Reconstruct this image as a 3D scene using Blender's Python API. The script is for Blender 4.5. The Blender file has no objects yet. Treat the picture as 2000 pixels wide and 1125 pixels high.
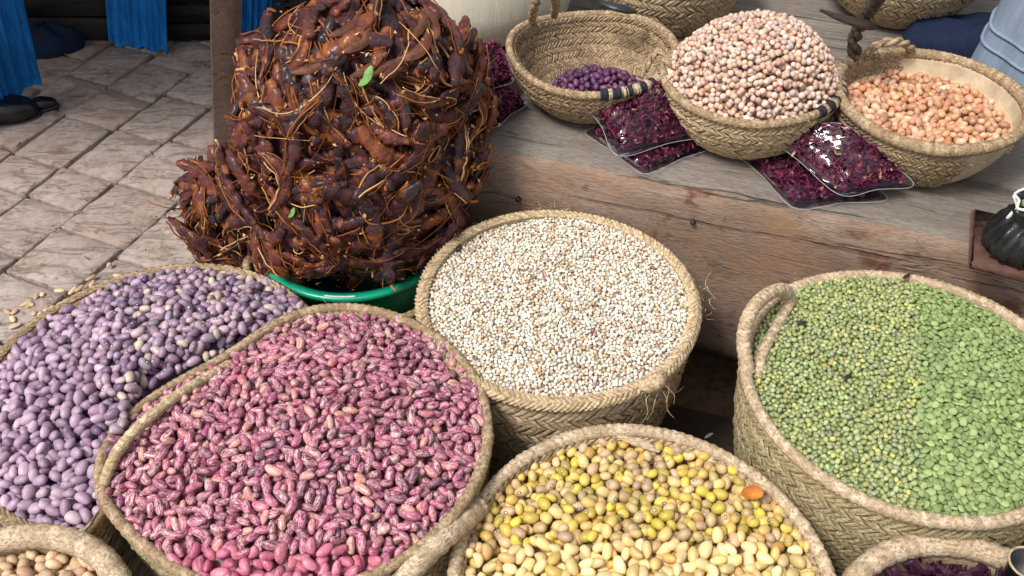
import bpy, bmesh, math, random
import numpy as np
from mathutils import Vector, Matrix
random.seed(7)
rng = np.random.default_rng(7)
PI = math.pi
S = bpy.context.scene
COL = S.collection

# ------------------------------------------------------------------ camera, sky, sun
F_PX, PITCH, EYE = 1800.0, math.radians(43), 1.40
cd = bpy.data.cameras.new('camera'); cam = bpy.data.objects.new('camera', cd); COL.objects.link(cam)
cam.location = (0, 0, EYE); cam.rotation_euler = (PI/2 - PITCH, 0, 0)
cd.sensor_width = 36; cd.lens = 36*F_PX/2000; cd.clip_start = .05; cd.clip_end = 500
S.camera = cam
SUN_EL, SUN_AZ = math.radians(56), math.radians(-128)      # azimuth from +Y, clockwise
w = bpy.data.worlds.new('World'); S.world = w; w.use_nodes = True
wn = w.node_tree.nodes; wl = w.node_tree.links
bg = wn['Background']; sky = wn.new('ShaderNodeTexSky'); sky.sky_type = 'NISHITA'; sky.sun_disc = False
sky.sun_elevation = SUN_EL; sky.sun_rotation = SUN_AZ; sky.air_density = 1.3; sky.dust_density = 4
hs = wn.new('ShaderNodeHueSaturation'); hs.inputs['Saturation'].default_value = .32
wl.new(sky.outputs[0], hs.inputs['Color']); wl.new(hs.outputs[0], bg.inputs[0]); bg.inputs[1].default_value = .128
sd = bpy.data.lights.new('sun', 'SUN'); sd.energy = 2.6; sd.angle = math.radians(14); sd.color = (1, .96, .9)
sun = bpy.data.objects.new('sun', sd); COL.objects.link(sun)
sv = Vector((math.sin(SUN_AZ)*math.cos(SUN_EL), math.cos(SUN_AZ)*math.cos(SUN_EL), math.sin(SUN_EL)))
sun.rotation_euler = sv.to_track_quat('Z', 'Y').to_euler(); sun.location = (0, 0, 5)
S.view_settings.view_transform = 'Standard'; S.view_settings.look = 'None'
S.view_settings.exposure = 0.35; S.view_settings.gamma = 1
S.render.engine = 'CYCLES'; S.cycles.use_denoising = True

# ------------------------------------------------------------------ helpers
def at(px, py, z):                       # world point at height z seen at this place of the 2000 px wide photo
    a = (px-1000)/F_PX; b = (py-562.5)/F_PX
    d = (a, math.cos(PITCH)-b*math.sin(PITCH), -math.sin(PITCH)-b*math.cos(PITCH))
    t = (z-EYE)/d[2]
    return Vector((d[0]*t, d[1]*t, z))
def proj(x, y, z):
    v = z-EYE; dep = y*math.cos(PITCH)-v*math.sin(PITCH); u = y*math.sin(PITCH)+v*math.cos(PITCH)
    return 1000+F_PX*x/dep, 562.5-F_PX*u/dep

class MB:
    def __init__(s): s.v = []; s.f = []; s.n = 0; s.t = []; s.b = []; s.m = []; s.cap = False
    def add(s, v, faces, tint=0., bco=None, mi=0, own=False):
        v = np.asarray(v, float).reshape(-1, 3); k = len(v)
        for f in (faces if isinstance(faces, (list, tuple)) else [faces]):
            f = np.asarray(f, np.int64)
            if len(f) and f.shape[1] > 4 and not own: s.cap = True
            if len(f): s.f.append(f+s.n); s.m.append(np.full(len(f), mi))
        s.v.append(v); s.t.append(np.broadcast_to(np.asarray(tint, float), (k,)))
        s.b.append(v if bco is None else np.asarray(bco, float).reshape(-1, 3)); s.n += k
        return s
    def mesh(s, name, mats, smooth=True, origin=(0, 0, 0)):
        me = bpy.data.meshes.new(name)
        V = np.concatenate(s.v)-np.array(origin, float)
        me.vertices.add(len(V)); me.vertices.foreach_set('co', V.astype(np.float32).ravel())
        L = np.concatenate([f.ravel() for f in s.f]); tot = np.concatenate([np.full(len(f), f.shape[1]) for f in s.f])
        me.loops.add(len(L)); me.loops.foreach_set('vertex_index', L.astype(np.int32))
        me.polygons.add(len(tot)); st = np.concatenate([[0], np.cumsum(tot)[:-1]])
        me.polygons.foreach_set('loop_start', st.astype(np.int32))
        me.polygons.foreach_set('material_index', np.concatenate(s.m).astype(np.int32))
        me.polygons.foreach_set('use_smooth', np.full(len(tot), bool(smooth)))
        a = me.attributes.new('tint', 'FLOAT', 'POINT'); a.data.foreach_set('value', np.concatenate(s.t).astype(np.float32))
        a = me.attributes.new('bco', 'FLOAT_VECTOR', 'POINT'); a.data.foreach_set('vector', np.concatenate(s.b).astype(np.float32).ravel())
        for m in (mats if isinstance(mats, (list, tuple)) else [mats]): me.materials.append(m)
        me.update(calc_edges=True); me.validate()
        if s.cap:
            bm = bmesh.new(); bm.from_mesh(me); bmesh.ops.recalc_face_normals(bm, faces=bm.faces); bm.to_mesh(me); bm.free()
        return me
    def build(s, name, mats, parent=None, smooth=True, origin=(0, 0, 0)):
        o = bpy.data.objects.new(name, s.mesh(name, mats, smooth, origin)); COL.objects.link(o)
        if parent is not None: o.parent = parent
        else: o.location = origin
        return o
def tag(o, label=None, cat=None, group=None, kind=None):
    for k, v in (('label', label), ('category', cat), ('group', group), ('kind', kind)):
        if v: o[k] = v
    return o
def empty(name, loc, label, cat, group=None, rz=0):
    o = bpy.data.objects.new(name, None); COL.objects.link(o); o.location = loc; o.rotation_euler.z = rz
    o.empty_display_size = .05
    return tag(o, label, cat, group)
def link_mesh(name, me, parent=None, M4=None):
    o = bpy.data.objects.new(name, me); COL.objects.link(o)
    if M4 is not None: o.matrix_basis = M4
    if parent is not None: o.parent = parent
    return o

def grid_faces(nu, nv, cu=False, cv=False):      # index = i*nv + j
    i = np.arange(nu if cu else nu-1); j = np.arange(nv if cv else nv-1)
    I, J = np.meshgrid(i, j, indexing='ij'); I = I.ravel(); J = J.ravel(); I2 = (I+1) % nu; J2 = (J+1) % nv
    return np.stack([I*nv+J, I2*nv+J, I2*nv+J2, I*nv+J2], 1)
def resample(P, step, closed=False):
    P = np.asarray(P, float)
    n = len(P)
    if closed: Q = np.vstack([P[-1], P, P[0], P[1]])
    else: Q = np.vstack([2*P[0]-P[1], P, 2*P[-1]-P[-2]])
    out = []
    for k in range(1, len(Q)-2):
        t = np.linspace(0, 1, 12, endpoint=False)[:, None]
        a, b, c, d = Q[k-1], Q[k], Q[k+1], Q[k+2]
        out.append(.5*((2*b)+(-a+c)*t+(2*a-5*b+4*c-d)*t**2+(-a+3*b-3*c+d)*t**3))
    out = np.vstack(out+([P[:1]] if closed else [P[-1:]]))
    s = np.r_[0, np.cumsum(np.linalg.norm(np.diff(out, axis=0), axis=1))]
    m = max(3, int(round(s[-1]/step))+1)
    q = np.linspace(0, s[-1], m)
    if closed: q = q[:-1]
    return np.stack([np.interp(q, s, out[:, k]) for k in range(3)], 1), s[-1]
def tube(mb, P, rad, nseg=8, closed=False, pitch=0, amp=.2, lean=1, step=None, tint=0., flat=1., jitter=0., mi=0, tintvar=0.):
    step = step or (pitch/5 if pitch else max(rad if np.isscalar(rad) else float(np.max(rad)), 1e-3)*1.5)
    R, L = resample(P, step, closed); n = len(R)
    T = (np.roll(R, -1, 0)-np.roll(R, 1, 0)) if closed else np.gradient(R, axis=0)
    T /= np.linalg.norm(T, axis=1)[:, None]+1e-12
    up = np.array([0, 0, 1.]); side = np.cross(T, up)
    bad = np.linalg.norm(side, axis=1) < .15
    side[bad] = np.cross(T[bad], np.array([1., .3, 0])); side /= np.linalg.norm(side, axis=1)[:, None]
    if not closed:                                    # carry the frame along
        for k in range(1, n):
            v = side[k-1]-T[k]*np.dot(side[k-1], T[k]); side[k] = v/(np.linalg.norm(v)+1e-9)
    nor = np.cross(side, T)
    ph = np.linspace(0, 2*PI, nseg, endpoint=False)
    s = np.linspace(0, L, n, endpoint=not closed)
    rr = np.full(n, rad) if np.isscalar(rad) else np.interp(np.linspace(0, 1, n), np.linspace(0, 1, len(rad)), rad)
    rr = rr[:, None]*np.ones(nseg)
    tt = np.full((n, nseg), float(tint))
    if pitch:
        N = round(L/pitch); q = s[:, None]/L*N+lean*ph[None, :]/(2*PI)
        rr = rr*(1-amp+amp*np.abs(np.sin(PI*q))**.6)
        hsh = np.modf(np.abs(np.sin(np.floor(q)*12.9898)*43758.5))[0]
        tt = tt+(hsh-.5)*(tintvar or .5)
    if jitter: rr = rr*(1+jitter*(rng.random((n, nseg))-.5))
    V = R[:, None]+side[:, None]*(rr*np.cos(ph))[..., None]+nor[:, None]*(rr*flat*np.sin(ph))[..., None]
    f = [grid_faces(n, nseg, closed, True)]
    if not closed:
        f += [np.arange(nseg)[None], (np.arange(nseg)+(n-1)*nseg)[None, ::-1]]
    mb.add(V.reshape(-1, 3), f, tt.ravel(), mi=mi, own=True)
    return mb
def box(mb, a, b, mi=0, M=None, bev=0.):
    a = np.array(a, float); b = np.array(b, float); bm = bev
    xs = [a[0], a[0]+bm, b[0]-bm, b[0]] if bm else [a[0], b[0]]
    if not bm:
        V = np.array([[x, y, z] for x in (a[0], b[0]) for y in (a[1], b[1]) for z in (a[2], b[2])])
        f = np.array([[0, 1, 3, 2], [4, 6, 7, 5], [0, 4, 5, 1], [2, 3, 7, 6], [0, 2, 6, 4], [1, 5, 7, 3]])
    else:
        c = (a+b)/2; h = (b-a)/2
        V = []; 
        for sx in (-1, 1):
            for sy in (-1, 1):
                for sz in (-1, 1):
                    for ax in range(3):
                        p = h-bm; p[ax] = h[ax]; V.append(c+p*np.array([sx, sy, sz]))
        V = np.array(V)
        idx = lambda sx, sy, sz, ax: ((sx*2+sy)*2+sz)*3+ax
        f4 = []; f3 = []
        for ax in range(3):
            o1, o2 = [k for k in range(3) if k != ax]
            for s_ in (0, 1):
                q = []
                for p_, r_ in ((0, 0), (1, 0), (1, 1), (0, 1)):
                    t_ = [0, 0, 0]; t_[ax] = s_; t_[o1] = p_; t_[o2] = r_; q.append(idx(*t_, ax))
                f4.append(q)
            for p_ in (0, 1):                        # edges along ax
                for r_ in (0, 1):
                    t0 = [0, 0, 0]; t0[o1] = p_; t0[o2] = r_; t1 = list(t0); t1[ax] = 1
                    f4.append([idx(*t0, o1), idx(*t1, o1), idx(*t1, o2), idx(*t0, o2)])
        for sx in (0, 1):
            for sy in (0, 1):
                for sz in (0, 1): f3.append([idx(sx, sy, sz, k) for k in range(3)])
        f = [np.array(f4), np.array(f3)]
    if M is not None: V = V@np.array(M.to_3x3()).T+np.array(M.translation)
    mb.add(V, f, mi=mi); return mb
def vnoise(P, sc, seed=0):                    # cheap smooth noise from sines, -1..1
    r = np.random.default_rng(seed); o = 0
    for k in range(5):
        d = r.normal(size=3); o = o+np.sin(P@d*sc*(1+.6*k)+r.random()*6.28)/(1+.5*k)
    return o/2.6
def lathe(mb, prof, n=40, c=(0, 0, 0), mi=0, squash=(1, 1), tint=0):
    prof = np.array(prof, float); th = np.linspace(0, 2*PI, n, endpoint=False)
    V = np.stack([prof[:, None, 0]*np.cos(th)*squash[0]+c[0], prof[:, None, 0]*np.sin(th)*squash[1]+c[1], prof[:, None, 1]+c[2]+0*th], -1)
    mb.add(V.reshape(-1, 3), grid_faces(len(prof), n, False, True), tint, mi=mi); return mb

# ------------------------------------------------------------------ materials
class NT:
    def __init__(s, name, rough=.7, spec=.35):
        s.m = bpy.data.materials.new(name); s.m.use_nodes = True; s.t = s.m.node_tree
        s.b = s.t.nodes['Principled BSDF']; s.b.inputs['Roughness'].default_value = rough
        s.b.inputs['Specular IOR Level'].default_value = spec
    def n(s, typ, ins=None, **kw):
        nd = s.t.nodes.new('ShaderNode'+typ)
        for k, v in kw.items(): setattr(nd, k, v)
        for k, v in (ins or {}).items(): s.put(nd.inputs[k], v)
        return nd
    def put(s, sock, v):
        if hasattr(v, 'links') or isinstance(v, bpy.types.NodeSocket): s.t.links.new(v, sock)
        else: sock.default_value = v if not isinstance(v, tuple) or len(v) != 3 or sock.type != 'RGBA' else (*v, 1)
    def math(s, op, a, b=0., c=0.):
        return s.n('Math', {0: a, 1: b, 2: c}, operation=op).outputs[0]
    def vmath(s, op, a, b):
        return s.n('VectorMath', {0: a, 1: b}, operation=op).outputs[0]
    def coord(s, kind='Object'): return s.n('TexCoord').outputs[kind]
    def attr(s, name='tint', out='Fac'): return s.n('Attribute', attribute_name=name).outputs[out]
    def pos(s): return s.n('NewGeometry').outputs['Position']
    def rand(s): return s.n('ObjectInfo').outputs['Random']
    def scale(s, v, sc, rot=(0, 0, 0)):
        return s.n('Mapping', {0: v, 'Scale': sc, 'Rotation': rot}).outputs[0]
    def noise(s, v, scale=5, detail=4, rough=.6, dist=0):
        return s.n('TexNoise', {'Vector': v, 'Scale': scale, 'Detail': detail, 'Roughness': rough, 'Distortion': dist}).outputs[0]
    def ramp(s, f, stops, interp='LINEAR'):
        nd = s.n('ValToRGB', {0: f}); cr = nd.color_ramp; cr.interpolation = interp
        while len(cr.elements) < len(stops): cr.elements.new(.5)
        for e, (p, c) in zip(cr.elements, stops):
            e.position = p; e.color = (*c, 1) if isinstance(c, tuple) else (c, c, c, 1)
        return nd.outputs[0]
    def mix(s, f, a, b, mode='MIX'):
        nd = s.n('Mix', data_type='RGBA', blend_type=mode)
        s.put(nd.inputs[0], f); s.put(nd.inputs[6], a); s.put(nd.inputs[7], b)
        return nd.outputs[2]
    def color(s, c): s.put(s.b.inputs['Base Color'], c)
    def rough(s, c): s.put(s.b.inputs['Roughness'], c)
    def bump(s, h, strength=.5, dist=.01):
        s.put(s.b.inputs['Normal'], s.n('Bump', {'Height': h, 'Strength': strength, 'Distance': dist}).outputs[0])
    def tt(s):                                # per piece random 0..1, the same for joined pieces and single ones
        return s.math('FRACT', s.math('ADD', s.attr(), s.rand()))

def bean_mat(name, stops, speck=None, speck_scale=7, speck_lo=.5, speck_hi=.6, rough=.42, hilum=None, fine=None, sss=0., spec=.4, lens=0):
    m = NT(name, rough, spec); t = m.tt()
    c = m.ramp(t, stops)
    b = m.attr('bco', 'Vector'); off = m.vmath('ADD', b, m.n('CombineXYZ', {0: m.math('MULTIPLY', t, 91.), 1: m.math('MULTIPLY', t, 37.)}).outputs[0])
    val = m.math('ADD', .72, m.math('MULTIPLY', .56, m.math('FRACT', m.math('MULTIPLY', t, 13.7))))
    hsv = m.n('HueSaturation', {'Color': c, 'Value': val, 'Hue': m.math('ADD', .488, m.math('MULTIPLY', .024, m.math('FRACT', m.math('MULTIPLY', t, 29.3))))})
    c = hsv.outputs[0]
    if speck:
        ns = m.noise(m.scale(off, (.6, 1, 1)), speck_scale/2.2, 5, .72, .9)
        f = m.ramp(ns, [(speck_lo, 0.), (speck_hi, 1.)])
        f = m.math('MULTIPLY', f, m.math('ADD', .45, m.math('MULTIPLY', .55, m.math('FRACT', m.math('MULTIPLY', t, 5.3)))))
        c = m.mix(f, c, speck)
    if fine:
        f = m.ramp(m.noise(off, 16, 2, .5), [(.5, 0.), (.62, 1.)]); c = m.mix(m.math('MULTIPLY', f, .6), c, fine)
    if hilum:
        d = m.n('VectorMath', {0: m.scale(b, (1, 1, 1)), 1: (0, 1.0, 0)}, operation='DISTANCE').outputs['Value']
        c = m.mix(m.ramp(d, [(.26, 1.), (.36, 0.)]), c, hilum[1])
        c = m.mix(m.ramp(d, [(.14, 1.), (.20, 0.)]), c, hilum[0])
    m.color(c)
    m.bump(m.noise(off, 3.5, 3), .25, .003)
    if sss:
        m.b.inputs['Subsurface Weight'].default_value = sss; m.b.inputs['Subsurface Radius'].default_value = (.006, .003, .002); m.b.inputs['Subsurface Scale'].default_value = .6
    return m.m
RED = bean_mat('speckled_magenta_bean', [(0, (.21, .016, .075)), (.35, (.29, .028, .115)), (.6, (.14, .014, .07)), (.8, (.38, .055, .14)), (.9, (.52, .20, .13)), (.95, (.12, .05, .11)), (1, (.34, .03, .12))],
               speck=(.76, .54, .50), speck_scale=6, speck_lo=.445, speck_hi=.59, rough=.36)
REDB = bean_mat('pink_bean', [(0, (.42, .08, .15)), (.5, (.52, .15, .23)), (1, (.33, .05, .11))], speck=(.70, .36, .40), speck_lo=.46, speck_hi=.66, rough=.36)
LIL = bean_mat('lilac_bean', [(0, (.22, .13, .22)), (.3, (.40, .29, .36)), (.55, (.52, .36, .40)), (.7, (.12, .075, .13)), (.85, (.36, .30, .36)), (.96, (.60, .46, .38)), (1, (.60, .52, .38))],
               speck=(.13, .055, .17), speck_scale=14, speck_lo=.48, speck_hi=.64, hilum=((.62, .6, .55), (.03, .02, .03)), rough=.34)
LILB = bean_mat('pale_lilac_bean', [(0, (.30, .19, .29)), (.4, (.43, .30, .39)), (.7, (.20, .11, .20)), (1, (.52, .39, .45))], speck=(.56, .44, .50), speck_lo=.5, speck_hi=.75, rough=.42)
YEL = bean_mat('yellow_bean', [(0, (.60, .38, .09)), (.2, (.64, .46, .19)), (.4, (.52, .35, .21)), (.55, (.58, .43, .06)), (.75, (.50, .38, .08)), (.88, (.46, .33, .22)), (1, (.60, .43, .04))],
               speck=(.44, .27, .17), speck_scale=9, speck_lo=.55, speck_hi=.75, hilum=((.62, .56, .55), (.045, .012, .03)), rough=.34)
YELB = bean_mat('cream_yellow_bean', [(0, (.68, .47, .20)), (.5, (.74, .58, .30)), (1, (.56, .37, .10))], rough=.3)
MUN = bean_mat('mung_bean', [(0, (.20, .24, .09)), (.35, (.28, .33, .13)), (.6, (.33, .38, .19)), (.8, (.42, .41, .11)), (.92, (.26, .31, .21)), (1, (.38, .32, .14))],
               speck=(.36, .42, .24), speck_lo=.55, speck_hi=.75, rough=.4)
MUNB = bean_mat('green_flake', [(0, (.23, .30, .12)), (.5, (.27, .34, .14)), (1, (.20, .27, .10))], rough=.7, spec=.15)
SOR = bean_mat('sorghum_grain', [(0, (.64, .56, .43)), (.4, (.74, .69, .59)), (.65, (.77, .75, .69)), (.8, (.56, .39, .22)), (.9, (.44, .30, .20)), (.95, (.68, .60, .50)), (.985, (.38, .20, .15)), (1, (.12, .09, .10))], rough=.5)
PAL = bean_mat('pale_round_bean', [(0, (.54, .37, .29)), (.35, (.60, .46, .38)), (.6, (.58, .41, .35)), (.85, (.52, .29, .16)), (.95, (.70, .58, .48)), (1, (.40, .16, .08))],
               speck=(.56, .34, .28), speck_lo=.5, speck_hi=.75, rough=.5)
PUR = bean_mat('dark_purple_bean', [(0, (.10, .03, .09)), (.4, (.17, .055, .13)), (.7, (.07, .03, .07)), (1, (.13, .05, .12))], speck=(.24, .12, .2), speck_lo=.55, speck_hi=.7, rough=.35)
BRO = bean_mat('tan_bean', [(0, (.46, .21, .10)), (.4, (.56, .29, .16)), (.7, (.62, .38, .25)), (.85, (.40, .15, .05)), (1, (.66, .46, .34))],
               speck=(.66, .42, .28), speck_lo=.5, speck_hi=.7, hilum=((.6, .5, .4), (.12, .04, .02)), rough=.38)
PEA = bean_mat('peanut', [(0, (.52, .34, .20)), (.5, (.62, .44, .28)), (1, (.46, .29, .17))], speck=(.7, .56, .4), speck_lo=.5, speck_hi=.7, rough=.6)

def straw(name, c1, c2, c3, rough=.75):
    m = NT(name, rough, .25); p = m.coord(); t = m.attr()
    n1 = m.noise(p, 9, 3); n2 = m.noise(m.scale(p, (1, 1, 3)), 160, 3, .7)
    c = m.ramp(m.math('ADD', m.math('MULTIPLY', m.math('FRACT', m.math('ADD', t, 8.)), .6), m.math('MULTIPLY', n1, .45)), [(.05, c1), (.5, c2), (1, c3)])
    c = m.mix(m.ramp(n2, [(.35, 1.), (.6, 0.)]), c, tuple(x*.55 for x in c1)); m.color(c)
    m.bump(n2, .7, .002); return m.m
ST_TAN = straw('straw', (.42, .30, .175), (.62, .47, .29), (.78, .63, .42))
ST_OLIVE = straw('olive_straw', (.32, .25, .13), (.48, .39, .22), (.64, .53, .33))
ST_BROWN = straw('brown_straw', (.28, .19, .11), (.42, .30, .18), (.56, .42, .27))
ST_PINK = straw('pinkish_straw', (.42, .31, .20), (.58, .44, .29), (.72, .57, .41))
ST_DARK = straw('dark_straw', (.05, .04, .03), (.09, .065, .045), (.15, .11, .07))
ST_NAVY = straw('navy_strip', (.012, .014, .025), (.02, .022, .035), (.05, .05, .07))
def simple(name, c, rough=.6, spec=.4, var=.3, nscale=20, bump=.3, metal=0, bd=.003):
    m = NT(name, rough, spec); n = m.noise(m.coord(), nscale, 5, .65)
    m.color(m.mix(m.ramp(n, [(.3, 0.), (.7, 1.)]), tuple(x*(1-var) for x in c), tuple(min(1, x*(1+var)) for x in c)))
    m.b.inputs['Metallic'].default_value = metal
    if bump: m.bump(n, bump, bd)
    return m.m
CLAY = simple('pale_clay', (.50, .40, .28), .8, .2, .25, 30, .5)

# stone, dirt, wood
def stone():
    m = NT('paving_stone', .8, .25); p = m.pos(); r = m.rand()
    q = m.scale(p, (1, 1.7, 1), (0, 0, .9)); n = m.noise(q, 5, 7, .68, .8); n2 = m.noise(p, 60, 5, .7); n3 = m.noise(m.scale(p, (1, 3.6, 1), (0, 0, .45)), 9, 7, .74, 1.6)
    c = m.ramp(n, [(.25, (.30, .235, .20)), (.45, (.40, .325, .29)), (.6, (.45, .38, .345)), (.8, (.51, .445, .415))])
    c = m.mix(m.math('MULTIPLY', r, .5), c, (.30, .22, .18), 'MIX')
    c = m.mix(m.ramp(n3, [(.58, 0.), (.66, .45)]), c, (.17, .10, .06))
    c = m.mix(m.ramp(n2, [(.38, .4), (.58, 0.)]), c, (.17, .125, .10)); c = m.mix(m.ramp(m.noise(p, 3.1, 3), [(.50, 0.), (.70, .45)]), c, (.27, .19, .145)); c = m.mix(m.ramp(m.noise(p, 11, 7, .75, .6), [(.54, 0.), (.62, .6)]), c, (.20, .125, .08)); m.color(c)
    h = m.math('ADD', m.math('MULTIPLY', n2, .3), m.math('SUBTRACT', n, m.math('MULTIPLY', m.ramp(n3, [(.54, 0.), (.62, 1.)]), .5)))
    m.bump(h, .75, .006); return m.m
STONE = stone()
def dirt():
    m = NT('joint_dirt', .95, .1); n = m.noise(m.pos(), 40, 6, .7)
    m.color(m.ramp(n, [(.3, (.06, .036, .022)), (.7, (.19, .12, .075))])); m.bump(n, .8, .01); return m.m
DIRT = dirt()
def wood(name, stops, ang, stain=None, rough=.8, crack=.7, sc=1., spec=.25, knots=True, st=16):
    m = NT(name, rough, spec); p = m.scale(m.pos(), (1, 1, 1), (0, 0, 0))
    rot = m.n('VectorRotate', {'Vector': p, 'Angle': -ang}, rotation_type='Z_AXIS').outputs[0]
    big = m.noise(rot, 4*sc, 5, .6, .4)
    g = m.scale(rot, (1.2 if st > 10 else 2.2, st, st)); gr = m.noise(g, 3*sc, 8, .72, 1.1); fine = m.noise(m.scale(rot, (1, 7, 7)), 60*sc, 4, .7)
    c = m.ramp(m.math('ADD', m.math('MULTIPLY', gr, .6), m.math('MULTIPLY', big, .4)), stops)
    c = m.mix(m.ramp(fine, [(.36, .55), (.58, 0.)]), c, tuple(x*.5 for x in stops[0][1]))
    ck = m.ramp(m.noise(m.scale(rot, (.9, 22, 22)), 2.2*sc, 4, .55, .6), [(.33, 1.), (.375, 0.)])
    c = m.mix(m.math('MULTIPLY', ck, crack), c, (.025, .018, .013))
    if stain:
        s1 = m.noise(m.scale(rot, (1, 1, .8)), 7, 6, .62, .5); c = m.mix(m.ramp(s1, [(.48, 0.), (.68, .65)]), c, stain[0])
        s2 = m.noise(m.vmath('ADD', rot, (3.1, 1.7, 0.)), 12, 7, .7, .3); c = m.mix(m.ramp(s2, [(.565, 0.), (.66, .8)]), c, stain[1])
    m.color(c); m.bump(m.math('SUBTRACT', m.math('ADD', gr, m.math('MULTIPLY', fine, .5)), m.math('MULTIPLY', ck, 1.2)), .8, .006)
    return m.m
BA = math.atan2(-.236, .699)             # direction of the big beam
WGREY = wood('weathered_grey_wood', [(.3, (.14, .115, .095)), (.5, (.235, .20, .17)), (.7, (.35, .31, .275))], BA)
WFACE = wood('worn_orange_brown_wood', [(.28, (.17, .11, .08)), (.45, (.28, .195, .145)), (.6, (.37, .275, .215)), (.75, (.46, .37, .305))], BA, stain=((.35, .19, .105), (.11, .035, .022)), crack=.3, st=6)
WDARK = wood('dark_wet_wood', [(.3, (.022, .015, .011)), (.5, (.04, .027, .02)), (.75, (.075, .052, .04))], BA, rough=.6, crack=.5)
WPOST = wood('brown_post_wood', [(.3, (.13, .085, .065)), (.5, (.22, .15, .12)), (.7, (.30, .215, .175))], 0, crack=.5)
WBLACK = wood('old_black_wood', [(.3, (.014, .011, .01)), (.5, (.028, .022, .02)), (.75, (.05, .04, .035))], 0, crack=.5)  # near-black wood so the added table and boxes read as shade
def cloth(name, c, stripe=.5):
    m = NT(name, .85, .15); p = m.coord(); n = m.noise(m.scale(p, (60, 60, 3)), 1.6, 5, .7); n2 = m.noise(p, 12, 3); f = m.noise(p, 400, 2)
    c2 = tuple(x*(1-stripe) for x in c); m.color(m.mix(m.ramp(m.math('ADD', m.math('MULTIPLY', n, .7), m.math('MULTIPLY', n2, .3)), [(.38, 0.), (.62, 1.)]), c2, c)); m.bump(m.math('ADD', n, m.math('MULTIPLY', f, .3)), .4, .004); return m.m
BLUE = cloth('blue_cloth', (.012, .18, .55))
CREAM = cloth('cream_sack_cloth', (.72, .66, .54), .1)
GRYBL = cloth('grey_blue_cloth', (.22, .28, .37), .25)
NAVY = cloth('navy_cloth', (.012, .02, .05), .3)
def tam():
    m = NT('tamarind_pulp', .42, .45); t = m.tt(); p = m.attr('bco', 'Vector')
    off = m.vmath('ADD', p, m.n('CombineXYZ', {0: m.math('MULTIPLY', t, 9.)}).outputs[0])
    n = m.noise(off, 26, 6, .68, .6); n2 = m.noise(off, 150, 6, .8); n3 = m.noise(m.vmath('ADD', off, (4., 2., 1.)), 40, 4, .6)
    c = m.ramp(m.math('ADD', m.math('MULTIPLY', n, .8), m.math('MULTIPLY', t, .24)), [(.38, (.014, .005, .010)), (.50, (.060, .010, .016)), (.61, (.15, .030, .016)), (.74, (.38, .105, .017))])
    c = m.mix(m.ramp(n3, [(.57, 0.), (.65, .85)]), c, (.34, .105, .014))
    c = m.mix(m.ramp(n2, [(.60, 0.), (.70, .6)]), c, (.44, .20, .07))
    m.color(c); m.rough(m.ramp(n2, [(.35, .20), (.62, .5)])); m.bump(m.math('ADD', n, m.math('MULTIPLY', n2, .8)), 1., .0050); m.b.inputs['Coat Weight'].default_value = .3; m.b.inputs['Coat Roughness'].default_value = .24; return m.m
TAM = tam()
def fib():
    m = NT('dry_fibre', .7, .25); t = m.tt()
    m.color(m.ramp(t, [(0, (.10, .028, .010)), (.5, (.22, .068, .018)), (.82, (.38, .15, .04)), (1, (.64, .42, .19))])); return m.m
FIB = fib()
HUSK = simple('brown_husk', (.10, .032, .014), .6, .35, .6, 60, .6)
SHELLBIT = simple('pale_shell_fragment', (.50, .27, .13), .7, .3, .35, 60, .4)
PLASTIC = simple('green_plastic', (.004, .29, .165), .3, .5, .12, 8, .05)
TEAL = simple('teal_plastic', (.005, .13, .13), .35, .5, .2, 12, .1)
LEAF = simple('green_leaf', (.16, .30, .08), .5, .4, .3, 60, .3)
IRON = simple('black_iron', (.018, .018, .02), .42, .5, .4, 40, .5)
CHROME = simple('chrome', (.75, .78, .82), .12, .5, .08, 8, .05, 1)
ENAM = simple('pale_enamel', (.22, .25, .30), .15, .5, .2, 30, .1)
TIN = simple('dull_tin', (.20, .18, .18), .5, .5, .3, 20, .3, .5)
STRING = simple('white_string', (.62, .60, .60), .8, .2, .2, 90, .6)
BLACKP = simple('black_plastic', (.012, .012, .014), .22, .5, .3, 40, .6)
BRICK = simple('red_brown_wood', (.10, .05, .038), .85, .2, .4, 30, .8)
SHOE = simple('black_leather', (.010, .010, .011), .25, .5, .3, 30, .15)
ORANGE = simple('orange_peel', (.50, .17, .03), .6, .3, .25, 60, .6)
def jar():
    m = NT('clear_glass', .03, .5); m.b.inputs['Transmission Weight'].default_value = .9; m.color((.75, .85, .7)); return m.m
GLASS = jar()
def film():
    m = NT('clear_film'); t = m.t; t.nodes.remove(m.b)
    tr = m.n('BsdfTransparent', {0: (.93, .92, .95)}); gl = m.n('BsdfGlossy', {'Color': (.7, .7, .72), 'Roughness': .07})
    n = m.noise(m.coord(), 16, 0, .5, .6); bp = m.n('Bump', {'Height': n, 'Strength': .5, 'Distance': .02}).outputs[0]
    t.links.new(bp, gl.inputs['Normal'])
    fr = m.n('Fresnel', {'IOR': 1.5}); t.links.new(bp, fr.inputs['Normal'])
    mx = m.n('MixShader', {0: m.math('ADD', m.math('MULTIPLY', fr.outputs[0], .7), .01)}); t.links.new(tr.outputs[0], mx.inputs[1]); t.links.new(gl.outputs[0], mx.inputs[2])
    t.links.new(mx.outputs[0], t.nodes['Material Output'].inputs[0]); return m.m
FILM = film()
EDGE_SHINE = simple('film_edge', (.42, .36, .42), .25, .5, .2, 60, .1)
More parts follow.
